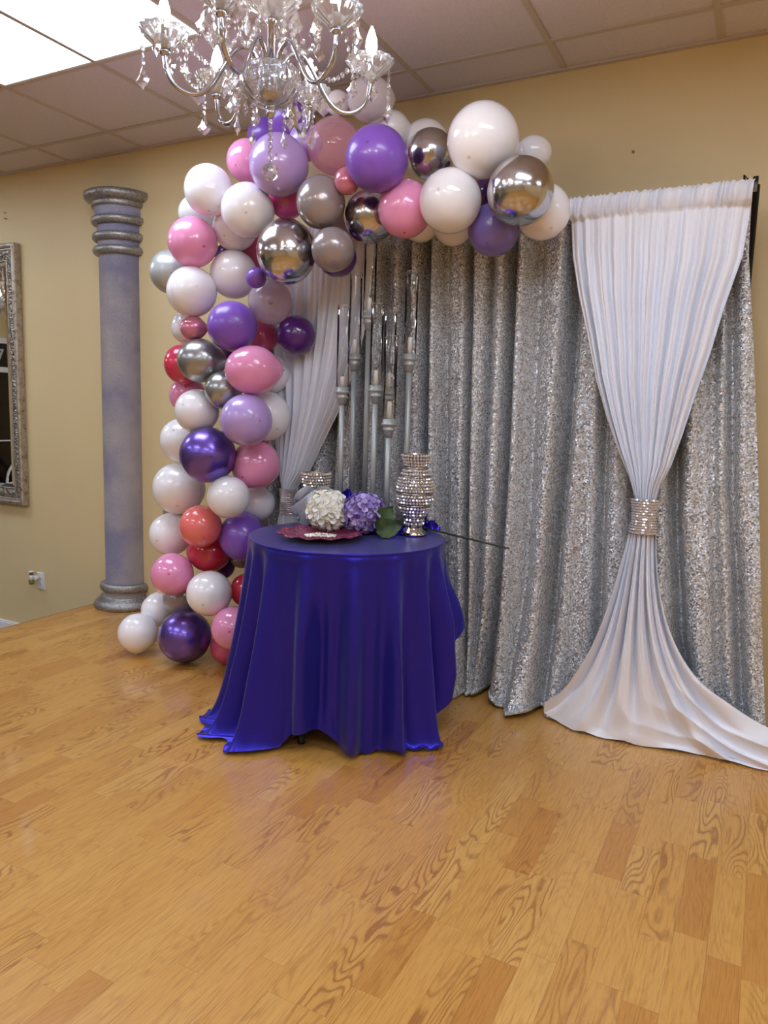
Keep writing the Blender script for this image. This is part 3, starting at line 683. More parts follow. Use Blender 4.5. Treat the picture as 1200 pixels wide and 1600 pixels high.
build('body', MB().lathe([(b - .006, a) for a, b in K2][::-1] + [(0, 0)], 36), M['bead_silver'], v2e)
bd = MB(); beaded(bd, rp(K2), .004, .235, 18, .0065)
tag(build('crystal_beads', bd, M['vase_bead'], v2e, smooth=False), kind='stuff')
# ribbon bow tied on the left vase
bw = empty('ribbon_bow', v2 + Vector((0, 0, .155)), 'silver grey satin ribbon bow tied around the left crystal vase', 'bow')
def strip(path, wdt, nrm):
    b = MB(); n = len(path); v = []
    for i, p in enumerate(path):
        p = Vector(p); d = (Vector(path[min(i + 1, n - 1)]) - Vector(path[max(i - 1, 0)])).normalized(); s_ = d.cross(Vector(nrm)).normalized()
        ww = wdt(i / (n - 1)) if callable(wdt) else wdt
        v += [p - s_ * ww, p + s_ * ww * .2 + Vector(nrm) * .002, p + s_ * ww]
    return b.add(v, [(i * 3 + k, i * 3 + k + 1, i * 3 + k + 4, i * 3 + k + 3) for i in range(n - 1) for k in range(2)])
def smoothp(pts, n=8):
    out = []; P_ = [Vector(p) for p in pts]
    for i in range(len(P_) - 1):
        a, b, c_, d = P_[max(i - 1, 0)], P_[i], P_[i + 1], P_[min(i + 2, len(P_) - 1)]
        for k in range(n):
            t_ = k / n; out.append(.5 * ((2 * b) + (-a + c_) * t_ + (2 * a - 5 * b + 4 * c_ - d) * t_ * t_ + (-a + 3 * b - 3 * c_ + d) * t_ ** 3))
    return out + [P_[-1]]
sx = Vector((cr.x, cr.y, 0)).normalized(); fw = Vector((-fwd.x, -fwd.y, 0)).normalized(); upz = Vector((0, 0, 1))
def L3(a, b, c_): return sx * a + upz * b + fw * c_
build('wrap', MB().lathe([(.056, -.008), (.058, 0), (.056, .01)], 36), M['ribbon'], bw)
build('loop', strip(smoothp([L3(0, 0, .06), L3(-.03, .012, .08), L3(-.062, -.008, .09), L3(-.075, -.035, .085), L3(-.055, -.03, .07), L3(-.02, -.008, .065), L3(0, 0, .062)]), .014, fw), M['ribbon'], bw)
build('loop', strip(smoothp([L3(0, 0, .06), L3(.03, .014, .08), L3(.056, .014, .085), L3(.062, .0, .08), L3(.04, -.004, .07), L3(0, 0, .062)]), .012, fw), M['ribbon'], bw)
build('tail', strip(smoothp([L3(0, 0, .066), L3(-.03, -.03, .08), L3(-.075, -.07, .085), L3(-.095, -.085, .08)]), lambda k: .010 + .012 * k, fw), M['ribbon'], bw)
build('tail', strip(smoothp([L3(0, 0, .068), L3(-.022, -.04, .085), L3(-.04, -.09, .088), L3(-.042, -.150, .085)]), lambda k: .010 + .008 * k, fw), M['ribbon'], bw)
build('knot', MB().ball(L3(0, 0, .066), .011, 12, 8, (1.1, 1, .9)), M['ribbon'], bw)

# ------------------------------------------------------------------ charger plate and brooch
pc = Vector((-1.565, 2.475, ZT))
PRr = .170
def plate_r(a): return 1 + .035 * math.sin(a * 12) + .015 * math.sin(a * 23 + 1)
pp = [(.0, .004), (.07, .004), (.10, .006), (.125, .012), (.15, .018), (.17, .021)]
b = MB(); v = []
top_ = [(0.001, .008)] + [(r, z + .004) for r, z in pp[1:]]; bot = [(r, z) for r, z in pp[1:]][::-1] + [(.001, .0)]
allp = top_ + bot; n = 120
for r, z in allp:
    for i in range(n):
        a = 2 * math.pi * i / n; k = plate_r(a) if r > .12 else 1
        zz = z + (.004 * math.sin(a * 12 + 1) if r > .14 else 0)
        v.append((r * k * math.cos(a), r * k * math.sin(a), zz))
b.add(v, [(k * n + i, k * n + (i + 1) % n, (k + 1) * n + (i + 1) % n, (k + 1) * n + i) for k in range(len(allp) - 1) for i in range(n)])
tag(build('charger_plate', b, M['glitter'], None, pc), 'burgundy glitter charger plate with ruffled rim on the blue cloth', 'plate')
br = MB(); random.seed(5)
for k in range(190):
    t_ = random.random() * 6.283; q_ = random.uniform(.55, 1.05); x, y = .060 * q_ * math.cos(t_), .036 * q_ * math.sin(t_) * (1 + .35 * math.sin(3 * t_))
    p = sx * x + fw * y; br.ball((p.x, p.y, .004 + random.random() * .004), .0036, 6, 4)
bo = Vector((pc.x, pc.y, 0)) + fw * .04 + upz * (ZT + .011)
tag(build('bead_brooch', br, M['pearl_bead'], None, bo, smooth=False), 'cluster of white pearl and crystal beads lying on the burgundy plate', 'beads')

# ------------------------------------------------------------------ hydrangeas
def petal_mesh(mb, c_, n_, size, rnd_, cup=.25):
    n_ = n_.normalized(); t1 = n_.orthogonal().normalized(); t2 = n_.cross(t1)
    a0 = rnd_.random() * 6.28
    for k in range(4):
        a = a0 + k * math.pi / 2 + rnd_.uniform(-.15, .15); d = t1 * math.cos(a) + t2 * math.sin(a); s_ = n_.cross(d); lift = rnd_.uniform(.05, .4)
        pts = []
        for (l, w_) in ((.05, .06), (.35, .36), (.7, .44), (1.0, .16)):
            h = lift * l * l * size
            for q in (-1, 0, 1): pts.append(c_ + d * l * size + s_ * q * w_ * size + n_ * (h + cup * abs(q) * w_ * size * .5))
        mb.add(pts, [(j * 3 + i, j * 3 + i + 1, j * 3 + i + 4, j * 3 + i + 3) for j in range(3) for i in range(2)])
def hydrangea(name, pos, rad, size, mat, n, label, seed, squash=(1, 1, .92)):
    rn = random.Random(seed); e = empty(name, pos, label, 'flower', 'artificial hydrangeas')
    build('core', MB().ball((0, 0, 0), rad * .72, 16, 10, squash), M['leaf'], e)
    b = MB()
    for i in range(n):
        z = 1 - 2 * (i + .5) / n; a = i * 2.39996; r = math.sqrt(1 - z * z)
        d = Vector((r * math.cos(a), r * math.sin(a), z)); c_ = Vector((d.x * squash[0], d.y * squash[1], d.z * squash[2])) * rad * rn.uniform(.82, .95)
        petal_mesh(b, c_, d + Vector((rn.uniform(-.3, .3), rn.uniform(-.3, .3), rn.uniform(-.3, .3))), size, rn, .6)
    tag(build('petals', b, mat, e), kind='stuff'); return e
fz = ZT + .095; fwp = atz(512, 797, fz + .0); fpp = atz(568, 801, fz - .004)
k_ = 1.0
hw = hydrangea('hydrangea', fwp, .083, .034, M['petal_white'], 125, 'creamy white hydrangea bloom resting at the back of the burgundy plate', 3)
hp = hydrangea('hydrangea', fpp, .084, .031, M['petal_purple'], 125, 'lilac purple hydrangea bloom between the white one and the leaf', 8)
# long stem of the purple bloom behind the vase and past the table edge
a_, b_ = at(646, 821, 2.905), at(795, 857, 2.84)
stp = smoothp([(0, 0, -.03), tuple((Vector((a_.x - .14, 2.86, a_.z + .03)) - fpp)), tuple(a_ - fpp), tuple((a_ + b_) / 2 - fpp), tuple(b_ - fpp)], 6)
build('stem', MB().tube(stp, .0042, 8), M['stem'], hp)
def leaf(base, tip, wid, nrm, mb):
    base, tip = Vector(base), Vector(tip); d = tip - base; nrm = Vector(nrm).normalized(); s_ = d.cross(nrm).normalized(); n = 10; v = []
    for i in range(n + 1):
        k = i / n; ww = wid * math.sin(math.pi * min(1, k * 1.02) ** .8) * (1 + .06 * (-1) ** i)
        for q in (-1, -.5, 0, .5, 1): v.append(base + d * k + s_ * q * ww + nrm * (.012 * math.sin(math.pi * k) + (.010 * abs(q)) - .0))
    return mb.add(v, [(i * 5 + j, i * 5 + j + 1, i * 5 + j + 6, i * 5 + j + 5) for i in range(n) for j in range(4)])
lp = at(607, 789, 2.655) ; lf = empty('hydrangea_leaf', Vector((lp.x, lp.y, ZT)), 'dark green hydrangea leaves between the purple bloom and the large vase', 'leaf')
for (a, b, c_, wd) in (((-.05, .03, 0), (.02, .125, -.01), 0, .048), ((-.05, .02, .02), (.065, .055, .03), 0, .040), ((-.06, .03, -.02), (-.012, .115, -.02), 0, .03)):
    build('leaf_blade', leaf(L3(*a), L3(*b), wd, fw + upz * .4, MB()), M['leaf'], lf)
# crumpled cobalt foil
def foil(pos, sxx, syy, h, seed, label):
    rn = random.Random(seed); n1, n2 = 26, 16
    hts = [[rn.random() for _ in range(n1 + 1)] for _ in range(n2 + 1)]
    def fn(u, v):
        i, j = round(u * n1), round(v * n2); q = hts[j][i]; e = math.sin(math.pi * u) ** .5 * math.sin(math.pi * v) ** .5
        p = sx * ((u - .5) * sxx * (.8 + .4 * hts[j][0])) + fw * ((v - .5) * syy * (.8 + .4 * hts[0][i])) + upz * (.002 + e * h * (.35 + .65 * q))
        return tuple(p)
    tag(build('foil_wrap', MB().grid(fn, n1, n2), M['foil'], None, pos, smooth=False), label, 'foil', 'crumpled cobalt foil')
fo = atz(602, 829, ZT + .01); foil(Vector((fo.x, fo.y, ZT)), .24, .09, .05, 1, 'crumpled shiny cobalt foil lying below the green leaf')
fo = atz(672, 826, ZT + .005); foil(Vector((fo.x, fo.y, ZT)), .085, .05, .05, 2, 'crumpled violet foil peeking out right of the large vase')
fo = at(541, 783, 2.80); foil(Vector((fo.x, fo.y, fo.z)), .07, .05, .06, 3, 'crumpled cobalt foil standing up between the two hydrangeas')

# ------------------------------------------------------------------ balloons
def balloon_mesh(mat):
    pr = []
    for k in range(25):
        a = math.pi * k / 24; r = math.sin(a); z = math.cos(a)
        if z < -.55: r *= 1 - .10 * ((-z - .55) / .45) ; z *= 1 + .10 * ((-z - .55) / .45) ** 2
        pr.append((max(r, 0), z))
    pr = pr[:-1]; pr += [(.06, -1.10), (.04, -1.125), (.045, -1.14)]
    me = MB().lathe(pr[::-1], 40).mesh('balloon', mat, True); return me
mesh_of = {k: balloon_mesh(m_) for k, m_ in BM.items()}
knot_of = {}
def knot(kind, par):
    if kind not in knot_of:
        knot_of[kind] = MB().lathe([(0, -.0), (.035, -.01), (.045, -.05), (.03, -.08), (.05, -.10), (.075, -.16), (.065, -.165), (0, -.12)], 16, c=(0, 0, -1.10)).mesh('knot', BM[kind], True)
    put('knot', knot_of[kind], par)
BAL = [
(-2.263,2.614,2.205,0.1073,1.05,'white','plain white balloon nearest the ceiling line on the outer left shoulder of the garland'),
(-2.054,2.620,2.101,0.1131,1.01,'white','glossy white balloon directly left of and below the big translucent lilac balloon'),
(-2.361,2.620,1.994,0.1098,0.96,'pink','light pink balloon on the outer left edge, between two large white balloons'),
(-2.621,2.760,1.905,0.1038,1.00,'pearl','pale silver satin balloon on the far left edge, behind the light pink balloon'),
(-2.463,2.760,2.159,0.0836,0.99,'pearlwhite','pearly white balloon peeking out under the highest white balloon of the left shoulder'),
(-2.367,2.620,1.780,0.1119,0.95,'white','large white balloon below the light pink one, above the tiny pink pearl balloon'),
(-2.232,2.755,2.076,0.1013,1.03,'white','white balloon half hidden behind the glossy white balloon above the big chrome one'),
(-2.242,2.760,1.872,0.1084,0.98,'white','pinkish white balloon left of the tiny purple balloon'),
(-2.008,2.620,1.821,0.0438,1.03,'purple','tiny purple balloon touching the lower left side of the big chrome balloon'),
(-2.035,2.760,1.741,0.1000,1.01,'confetti','clear balloon with purple confetti settled inside, above the dark purple balloon'),
(-2.136,2.620,1.621,0.1091,1.00,'purple','matte purple balloon in the column, right of the tiny pink pearl balloon'),
(-1.852,2.620,1.919,0.1285,1.12,'chrome','large chrome silver balloon at the inner bend of the arch'),
(-1.690,2.625,2.100,0.1019,1.08,'grey','larger taupe grey balloon below the clear pink balloon, above the smaller taupe one'),
(-1.624,2.618,1.910,0.0874,1.00,'grey','smaller taupe grey balloon beside the large chrome balloon at the inner bend'),
(-1.690,2.762,1.912,0.0830,0.98,'darkpurple','dark purple balloon showing as a crescent under the smaller taupe balloon'),
(-1.954,2.767,2.173,0.0826,0.99,'hotpink','hot pink balloon wedged between the big lilac balloon and the large chrome balloon'),
(-2.165,2.760,2.355,0.0939,0.97,'pink','pink balloon left of the big lilac balloon, below the chandelier'),
(-1.889,2.613,2.263,0.1222,0.95,'lilac',"big translucent lilac balloon right behind the chandelier's crystal ball"),
(-2.178,2.931,2.514,0.0914,0.75,'purple','violet balloon peeking out above the pink balloon, under the chandelier arm'),
(-2.009,2.869,2.536,0.1051,1.01,'purple',"purple balloon at the top of the arch directly behind the chandelier's lowest arms"),
(-1.868,2.777,2.402,0.0758,1.35,'lilac','translucent lilac balloon squeezed between the clear pink balloon and the big lilac balloon'),
(-1.705,2.743,2.352,0.1128,0.94,'clearpink','clear pink shiny balloon left of the big matte purple balloon on top of the arch'),
(-1.563,2.615,2.165,0.0516,1.05,'pinkpearl','small rose pearl balloon below the clear pink balloon'),
(-1.412,2.580,2.218,0.1196,1.01,'purple','big matte purple balloon in the middle of the arch top'),
(-1.527,2.725,2.501,0.0881,0.92,'confettiwhite','clear white balloon with purple confetti at its base, highest of the arch'),
(-1.701,2.760,2.526,0.0493,0.97,'white','small white balloon at the top of the arch, left of the clear confetti balloon'),
(-1.502,2.855,2.426,0.0786,0.92,'white','white balloon behind the right shoulder of the big matte purple balloon'),
(-1.389,2.960,2.399,0.0901,0.92,'white','pinkish white balloon peeking out above the chrome balloon at the arch top'),
(-1.299,2.820,2.293,0.0975,0.96,'chrome','chrome silver balloon between the big matte purple and the largest white balloon'),
(-1.026,2.680,2.264,0.1310,1.01,'white','largest white balloon, standing highest at the right part of the arch'),
(-0.921,2.960,2.294,0.0666,0.84,'white','small white balloon behind the largest white balloon, above the rightmost chrome balloon'),
(-0.864,2.650,2.062,0.1180,0.98,'chrome','large chrome silver balloon near the right end of the arch'),
(-0.837,2.851,2.038,0.1033,0.98,'white','white balloon at the right end of the arch touching the white drape'),
(-1.144,2.675,2.063,0.1171,1.01,'white','matte white balloon below the largest white one, beside the lavender blue balloon'),
(-1.352,2.713,2.065,0.1100,1.08,'pink','pink balloon hanging low in the arch between chrome and matte white balloons'),
(-1.544,2.772,2.065,0.1070,0.97,'chrome','chrome silver balloon right above the tallest glass candle tube'),
(-1.389,2.937,2.072,0.0849,0.96,'white','pinkish white balloon peeking out under the pink balloon of the arch'),
(-1.237,2.934,2.042,0.0829,0.96,'white','pinkish white balloon peeking out under the matte white balloon of the arch'),
(-1.020,2.820,1.981,0.0996,1.00,'lavender','lavender blue balloon hanging lowest at the right part of the arch'),
(-1.103,2.960,2.166,0.0657,0.96,'darkpurple','dark violet balloon showing in the gap left of the rightmost chrome balloon'),
(-2.650,2.900,1.660,0.0829,0.97,'white','white balloon behind the tiny pink pearl balloon on the left edge'),
(-2.360,2.620,1.619,0.0562,0.91,'pinkpearl','tiny pink pearl balloon below a large white one on the left edge'),
(-2.514,2.723,1.466,0.0939,1.05,'coralred','raspberry red balloon on the left edge behind the brushed silver balloon'),
(-2.316,2.620,1.474,0.1011,0.92,'silver','brushed silver balloon in the column, next to the raspberry red one'),
(-2.368,2.900,1.537,0.0812,1.04,'darkpurple','dark plum balloon in the gap below the matte purple balloon of the column'),
(-2.191,2.900,1.607,0.0808,0.99,'rose','deep rose balloon tucked between the confetti balloon and the large pink balloon'),
(-1.962,2.860,1.603,0.0908,1.01,'darkpurple','shiny dark purple balloon sticking out in front of the left drape'),
(-2.023,2.620,1.432,0.1110,0.88,'pink','large pink balloon right of the brushed silver balloon'),
(-2.187,2.620,1.344,0.0838,1.03,'silver','small chrome silver balloon in the middle of the column'),
(-2.129,2.900,1.432,0.0902,1.06,'white','pale balloon peeking out right of the large pink balloon before the left drape'),
(-2.555,2.797,1.320,0.0909,0.99,'pink','light pink balloon on the left edge behind a white one, under the raspberry red one'),
(-2.342,2.622,1.246,0.1009,0.97,'white','white balloon left of the pearly lilac balloon in the middle of the column'),
(-2.032,2.588,1.215,0.1133,0.96,'lilac','pearly lilac balloon in the middle of the column above a pink one'),
(-2.081,2.792,1.233,0.1162,1.03,'white','white balloon behind the pearly lilac balloon, before the left drape'),
(-2.560,2.760,1.100,0.1089,1.02,'white','white balloon on the left edge behind the metallic purple balloon'),
(-2.263,2.604,1.050,0.1280,0.96,'chromepurple','metallic purple balloon in the middle of the column'),
(-2.121,2.774,1.006,0.1160,0.96,'pink','pink balloon right of the metallic purple balloon at mid column'),
(-2.584,2.760,0.861,0.1299,0.97,'white','big white balloon on the left edge under the metallic purple balloon'),
(-2.157,2.620,0.864,0.0973,0.98,'white','white balloon just above the coral and the violet balloons'),
(-2.208,2.900,0.801,0.0908,0.95,'white','white balloon peeking out right of the column just above the table edge'),
(-2.743,2.900,0.712,0.0646,0.99,'grey','dark grey balloon showing as a sliver between two white ones on the left edge'),
(-2.642,2.760,0.623,0.1080,1.04,'white','white balloon left of the coral balloon'),
(-2.322,2.620,0.713,0.0989,1.00,'coral','coral orange balloon in the lower column'),
(-2.191,2.760,0.659,0.1121,1.07,'purple','violet balloon beside the table edge, right of the coral balloon'),
(-2.392,2.760,0.561,0.1023,0.91,'red','dark red balloon directly below the coral balloon'),
(-2.437,2.900,0.461,0.0730,0.98,'darkpurple','dark navy purple balloon peeking out under the dark red balloon'),
(-2.502,2.620,0.460,0.1023,0.96,'pink','light pink balloon on the left edge of the lower column'),
(-2.271,2.620,0.398,0.1066,0.94,'white','white balloon below the dark red one, above the bottom metallic purple balloon'),
(-2.159,2.760,0.400,0.0806,0.97,'red','red balloon half hidden behind the blue tablecloth'),
(-2.587,2.771,0.291,0.0919,0.98,'grey','taupe grey balloon behind the lowest light pink one, above the metallic purple one'),
(-2.766,2.649,0.115,0.0995,1.07,'white','white balloon lying on the floor with its knot showing'),
(-2.778,2.794,0.199,0.0837,1.08,'white','translucent white balloon in front of the column base'),
(-2.928,3.032,0.088,0.0878,1.31,'white','white balloon wedged behind the floor balloons near the column base'),
(-2.484,2.685,0.135,0.1303,1.02,'chromepurple','metallic purple balloon resting on the floor at the foot of the garland'),
(-2.130,2.620,0.253,0.1010,1.04,'pink','light pink balloon beside the tablecloth near the floor'),
(-2.295,2.783,0.086,0.0859,0.97,'rose','rose pink balloon touching the floor beside the tablecloth'),
(-2.297,2.900,0.531,0.0670,0.92,'grey','grey balloon barely showing beside the tablecloth under the violet balloon'),
(-2.416,2.900,1.999,0.0476,0.97,'darkpurple','small dark purple balloon showing as a speck between two white balloons on the left'),
(-2.248,2.912,2.007,0.0848,1.03,'rose',"magenta balloon behind the large chrome balloon's left side"),
(-1.765,2.900,2.085,0.0790,1.00,'palepink','pale pink balloon in the gap between the two taupe balloons and a chrome one'),
]
random.seed(11)
for (x, y, z, r, zs, kind, label) in BAL:
    p = Vector((x, y, z)); tocam = (Vector((0, 0, CAMZ)) - p).normalized()
    ks = (1, 1, 1)
    if 'floor with its knot' in label: ax = Vector((.05, .1, 1)).normalized()
    elif zs > 1.04: ax = (Vector((0, 0, -1)) + tocam * .6).normalized(); ks = (1, 1, min(zs, 1.12))
    elif zs < .94: ax = (cr * random.choice((-1, 1)) + tocam * .3).normalized(); ks = (1, 1, 1 / max(zs, .88))
    else: ax = (tocam + cr * random.uniform(-.7, .7) + upz * random.uniform(-.8, .5)).normalized()
    o = put('balloon', mesh_of[kind], None, p); o.rotation_mode = 'QUATERNION'; o.rotation_quaternion = ax.to_track_quat('Z', 'Y')
    s_ = r / (ks[2] ** (1 / 3)); o.scale = (s_ , s_, s_ * ks[2])
    tag(o, label, 'balloon', 'balloons of the garland')
    if 'floor with its knot' in label or 'largest white' in label[:14]: knot(kind, o)
    if kind in ('confetti', 'confettiwhite'):
        rn = random.Random(3); b = MB(); qi = o.rotation_quaternion.inverted()
        for k in range(46 if kind == 'confetti' else 26):
            a = rn.random() * 6.283; el = R(rn.uniform(-88, -12)) if kind == 'confetti' else R(rn.uniform(-88, -50))
            d = Vector((math.cos(a) * math.cos(el), math.sin(a) * math.cos(el), math.sin(el))); d = (d + tocam * .25).normalized(); d = qi @ d
            t1 = d.orthogonal().normalized(); t2 = d.cross(t1); c_ = d * .97; rr = .075
            b.add([c_ + (t1 * math.cos(q * .785) + t2 * math.sin(q * .785)) * rr for q in range(8)], [tuple(range(8))])
        tag(build('confetti', b, M['confetti'], o, smooth=False), kind='stuff')

# ------------------------------------------------------------------ chandelier
CC = Vector((-1.300, 1.757, 0)); CZP = 2.2
def gem(L_, W, T_):       # flat faceted drop, hanging from its top (local origin), width along x
    pts = [(0, 0), (.30, -.16), (.42, -.34), (1, -.58), (.74, -.74), (.34, -.86), (0, -1)]
    out = [(x * W, z * L_) for x, z in pts] + [(-x * W, z * L_) for x, z in pts[-2:0:-1]]
    n = len(out); v = [(x, 0, z) for x, z in out] + [(x * .45, -T_, -.56 * L_ + (z + .56 * L_) * .45) for x, z in out] + [(x * .45, T_, -.56 * L_ + (z + .56 * L_) * .45) for x, z in out]
    f = [(i, (i + 1) % n, n + (i + 1) % n, n + i) for i in range(n)] + [((i + 1) % n, i, 2 * n + i, 2 * n + (i + 1) % n) for i in range(n)]
    f += [tuple(range(n, 2 * n)), tuple(range(2 * n, 3 * n))[::-1]]
    return MB().add(v, f).mesh('crystal_drop', M['crystal'])
G_big, G_mid, G_slim = gem(.060, .0225, .007), gem(.048, .018, .006), gem(.054, .012, .006)
bead_v = MB().ball((0, 0, 0), .0085, 8, 5, (1, .55, 1))
rn = random.Random(4)
def bead_chain(pts, par, br_=.0075, nm='bead_chain'):
    b = MB()
    for i, p in enumerate(pts):
        d = (Vector(pts[min(i + 1, len(pts) - 1)]) - Vector(pts[max(i - 1, 0)])); a = rn.random() * 3.14
        q = MB().ball((0, 0, 0), br_, 8, 5, (1, .6, 1.05)); rot = Matrix.Rotation(a, 4, 'Z')
        b.add([rot @ Vector(v_) + Vector(p) for v_ in q.v], q.f)
    b.tube(pts, .0007, 4, False) if len(pts) > 1 else None
    return build(nm, b, M['crystal'], par, smooth=False)
def hang(par, p, n, me, step=.017):
    p = Vector(p)
    if n: bead_chain([p - upz * (step * (k + .5)) for k in range(n)], par)
    return put('crystal_drop', me, par, p - upz * (step * n), (0, 0, rn.uniform(-.9, .9) + .5))
ch = empty('chandelier', (CC.x, CC.y, 2.74), 'crystal chandelier with chrome arms and lit candle bulbs hanging before the balloon arch', 'chandelier')
def Z(z): return z - 2.74
build('ceiling_canopy', MB().lathe([(0, Z(2.70)), (.02, Z(2.70)), (.055, Z(2.725)), (.06, Z(2.74)), (0, Z(2.74))], 28), M['chrome'], ch)
build('stem_tube', MB().lathe([(0, Z(2.07)), (.009, Z(2.07)), (.009, Z(2.30)), (.016, Z(2.305)), (.016, Z(2.32)), (.009, Z(2.325)), (.009, Z(2.5)), (.02, Z(2.51)), (.026, Z(2.54)), (.012, Z(2.57)), (.004, Z(2.58)), (.004, Z(2.72)), (0, Z(2.72))], 20), M['chrome'], ch)
rib = lambda a, z: .05 * math.cos(a * 12)
build('bowl', MB().lathe([(.018, Z(2.092)), (.05, Z(2.103)), (.074, Z(2.128)), (.083, Z(2.158)), (.078, Z(2.182)), (.070, Z(2.190)), (.066, Z(2.184)), (.074, Z(2.16)), (.066, Z(2.134)), (.045, Z(2.112)), (.018, Z(2.098)), (.018, Z(2.092))], 96, rib=lambda a, z: .045 * abs(math.sin(a * 9 + z * 25)) + .03 * abs(math.sin(a * 12 - z * 60)) - .03), M['bowl_glass'], ch)
build('hub', MB().lathe([(0, Z(2.11)), (.03, Z(2.115)), (.034, Z(2.13)), (.034, Z(2.16)), (.03, Z(2.175)), (0, Z(2.18))], 24), M['chrome'], ch)
build('finial', MB().lathe([(0, Z(2.062)), (.008, Z(2.066)), (.014, Z(2.078)), (.010, Z(2.088)), (.02, Z(2.094)), (0, Z(2.1))], 20), M['chrome'], ch)
bead_chain([(0, 0, Z(2.055 - .0165 * k)) for k in range(7)], ch)
build('crystal_ball', MB().ball((0, 0, Z(1.922)), .0235, 10, 8), M['crystal'], ch, smooth=False)
cup_prof = [(.012, 0), (.022, .002), (.026, .010), (.040, .022), (.052, .034), (.060, .050), (.0575, .051), (.049, .037), (.037, .026), (.022, .014), (.012, .012), (.012, 0)]
def cup_rib(a, z): return (.17 * abs(math.sin(a * 7)) ** .6 - .06) * min(1, max(0, z / .05))
CUP = MB().lathe(cup_prof, 96, rib=cup_rib).mesh('bobeche', M['cup_glass'], True)
SLV = MB().lathe([(0, .004), (.011, .004), (.011, .060), (.0085, .062), (0, .062)], 18).mesh('candle_sleeve', M['chrome'], True)
NUT = MB().lathe([(0, -.014), (.008, -.013), (.013, -.006), (.015, .002), (0, .004)], 18).mesh('cup_nut', M['chrome'], True)
BLB = MB().lathe([(0, .060), (.008, .062), (.013, .072), (.0165, .086), (.0155, .100), (.011, .116), (.006, .130), (.002, .139), (0, .140)], 18).mesh('candle_bulb', M['bulb'], True)
tips = []
for k in range(6):
    a = R(41.3 + 60 * k); d = Vector((math.cos(a), math.sin(a), 0))
    prof = [(.026, 2.15), (.030, 2.19), (.045, 2.225), (.075, 2.238), (.10, 2.222), (.13, 2.175), (.158, 2.130), (.19, 2.104), (.225, 2.103), (.257, 2.122), (.274, 2.152), (.28, 2.19)]
    build('arm', MB().tube(smoothp([d * r + upz * Z(z) for r, z in prof], 5), .0068, 12), M['chrome'], ch)
    tip = d * .28 + upz * Z(2.2)
    c_ = put('bobeche', CUP, ch, tip); put('candle_sleeve', SLV, c_); put('cup_nut', NUT, c_); put('candle_bulb', BLB, c_); tips.append(tip)
    for q in range(6):
        b_a = R(q * 60 + 12) + a; e = tip + Vector((math.cos(b_a), math.sin(b_a), 0)) * .056 + upz * .042
        if q == 0: hang(ch, e - upz * .006, 5, G_big)
        elif q == 3: hang(ch, e - upz * .006, 3, G_mid)
        elif q in (1, 4): hang(ch, e - upz * .006, 1, G_big)
    # drop below the bowl side
    hang(ch, d * .125 + upz * Z(2.18), 2, G_mid); 
    hang(ch, d * .09 + upz * Z(2.13), 4, G_slim)
    # swag from the upper cup down to this cup
    p0 = d * .055 + upz * Z(2.345); p1 = tip - d * .05 + upz * .035
    bead_chain([p0 + (p1 - p0) * t_ - upz * (.10 * math.sin(math.pi * t_)) for t_ in [(i + .5) / 14 for i in range(14)]], ch)
for k in (0, 2, 3, 5):       # swags between neighbouring cups
    p0, p1 = tips[k], tips[(k + 1) % 6]; dd = (p1 - p0).normalized(); p0 = p0 + dd * .05 + upz * .035; p1 = p1 - dd * .05 + upz * .035
    bead_chain([p0 + (p1 - p0) * t_ - upz * (.065 * math.sin(math.pi * t_)) for t_ in [(i + .5) / 12 for i in range(12)]], ch)
up = put('bobeche', CUP, ch, (0, 0, Z(2.315)), scl=(1.25, 1.25, 1.1)); put('cup_nut', NUT, up)
for q in range(8):
    b_a = R(q * 45 + 20); e = Vector((math.cos(b_a), math.sin(b_a), 0)) * .07 + upz * Z(2.355)
    hang(ch, e, (1, 3)[q % 2], (G_big, G_slim)[q % 2])
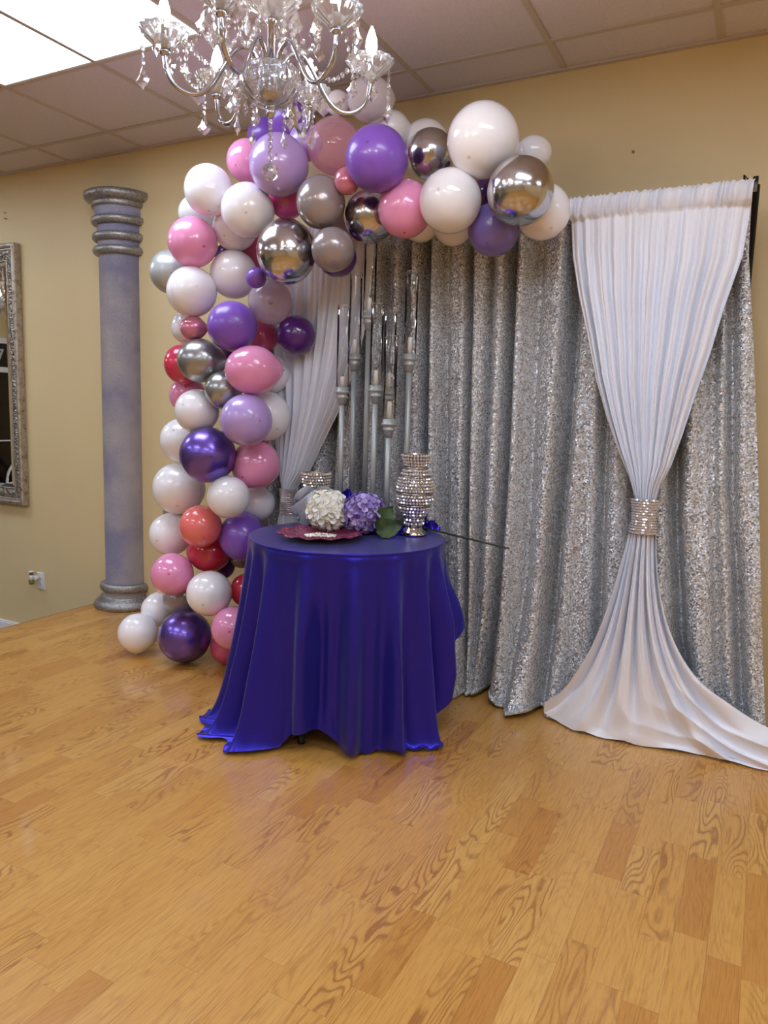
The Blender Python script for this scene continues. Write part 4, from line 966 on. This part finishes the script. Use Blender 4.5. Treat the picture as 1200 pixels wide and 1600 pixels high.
for k in range(3):       # upper small arms with drops, mostly above the frame
    a = R(11 + 120 * k); d = Vector((math.cos(a), math.sin(a), 0))
    build('upper_arm', MB().tube(smoothp([d * r + upz * Z(z) for r, z in [(.012, 2.47), (.05, 2.50), (.09, 2.47), (.12, 2.43), (.15, 2.44), (.155, 2.47)]], 5), .0055, 10), M['chrome'], ch)
    hang(ch, d * .155 + upz * Z(2.47), 3, G_big)
ch['label'] = 'crystal chandelier with chrome arms and lit candle bulbs hanging before the balloon arch'
c2 = copy_tree(ch); c2.location = (-6.55, 2.0, 2.74); c2['label'] = 'second crystal chandelier, seen only as a reflection in the wall mirror'

# ------------------------------------------------------------------ things seen only in the mirror
cu_ = bpy.data.curves.new('street_number', 'FONT'); cu_.body = '97'; cu_.size = .23; cu_.extrude = .004; cu_.materials.append(M['sign'])
tmp_ = bpy.data.objects.new('street_number_curve', cu_); me_ = bpy.data.meshes.new_from_object(tmp_); bpy.data.objects.remove(tmp_); so = bpy.data.objects.new('street_number', me_); C.link(so)
so.matrix_world = Matrix(((0, 0, 1, X0 + .046), (-1, 0, 0, 1.17), (0, 1, 0, 1.70), (0, 0, 0, 1)))
tag(so, 'pale number 97 on the dark window, reflected in the mirror', 'sign')
cx_ = empty('white_chair', (-7.45, .95, LZ), 'white chair with curved back, seen in the bottom of the mirror', 'chair')
build('seat', MB().bev((0, 0, .44), (.44, .44, .03), .008), M['chair'], cx_, smooth=False)
build('back_frame', MB().tube(smoothp([(-.2, -.2, .44), (-.24, -.21, .75), (-.25, -.12, .93), (-.25, 0, .97), (-.25, .12, .93), (-.24, .21, .75), (-.2, .2, .44)]), .016, 10), M['chair'], cx_)
build('back_bar', MB().tube(smoothp([(-.24, -.2, .72), (-.27, 0, .74), (-.24, .2, .72)]), .012, 8), M['chair'], cx_)
for a, b in ((-.19, -.19), (-.19, .19), (.19, -.19), (.19, .19)):
    build('leg', MB().tube([(a, b, .43), (a * 1.12, b * 1.12, 0)], .015, 10), M['chair'], cx_)
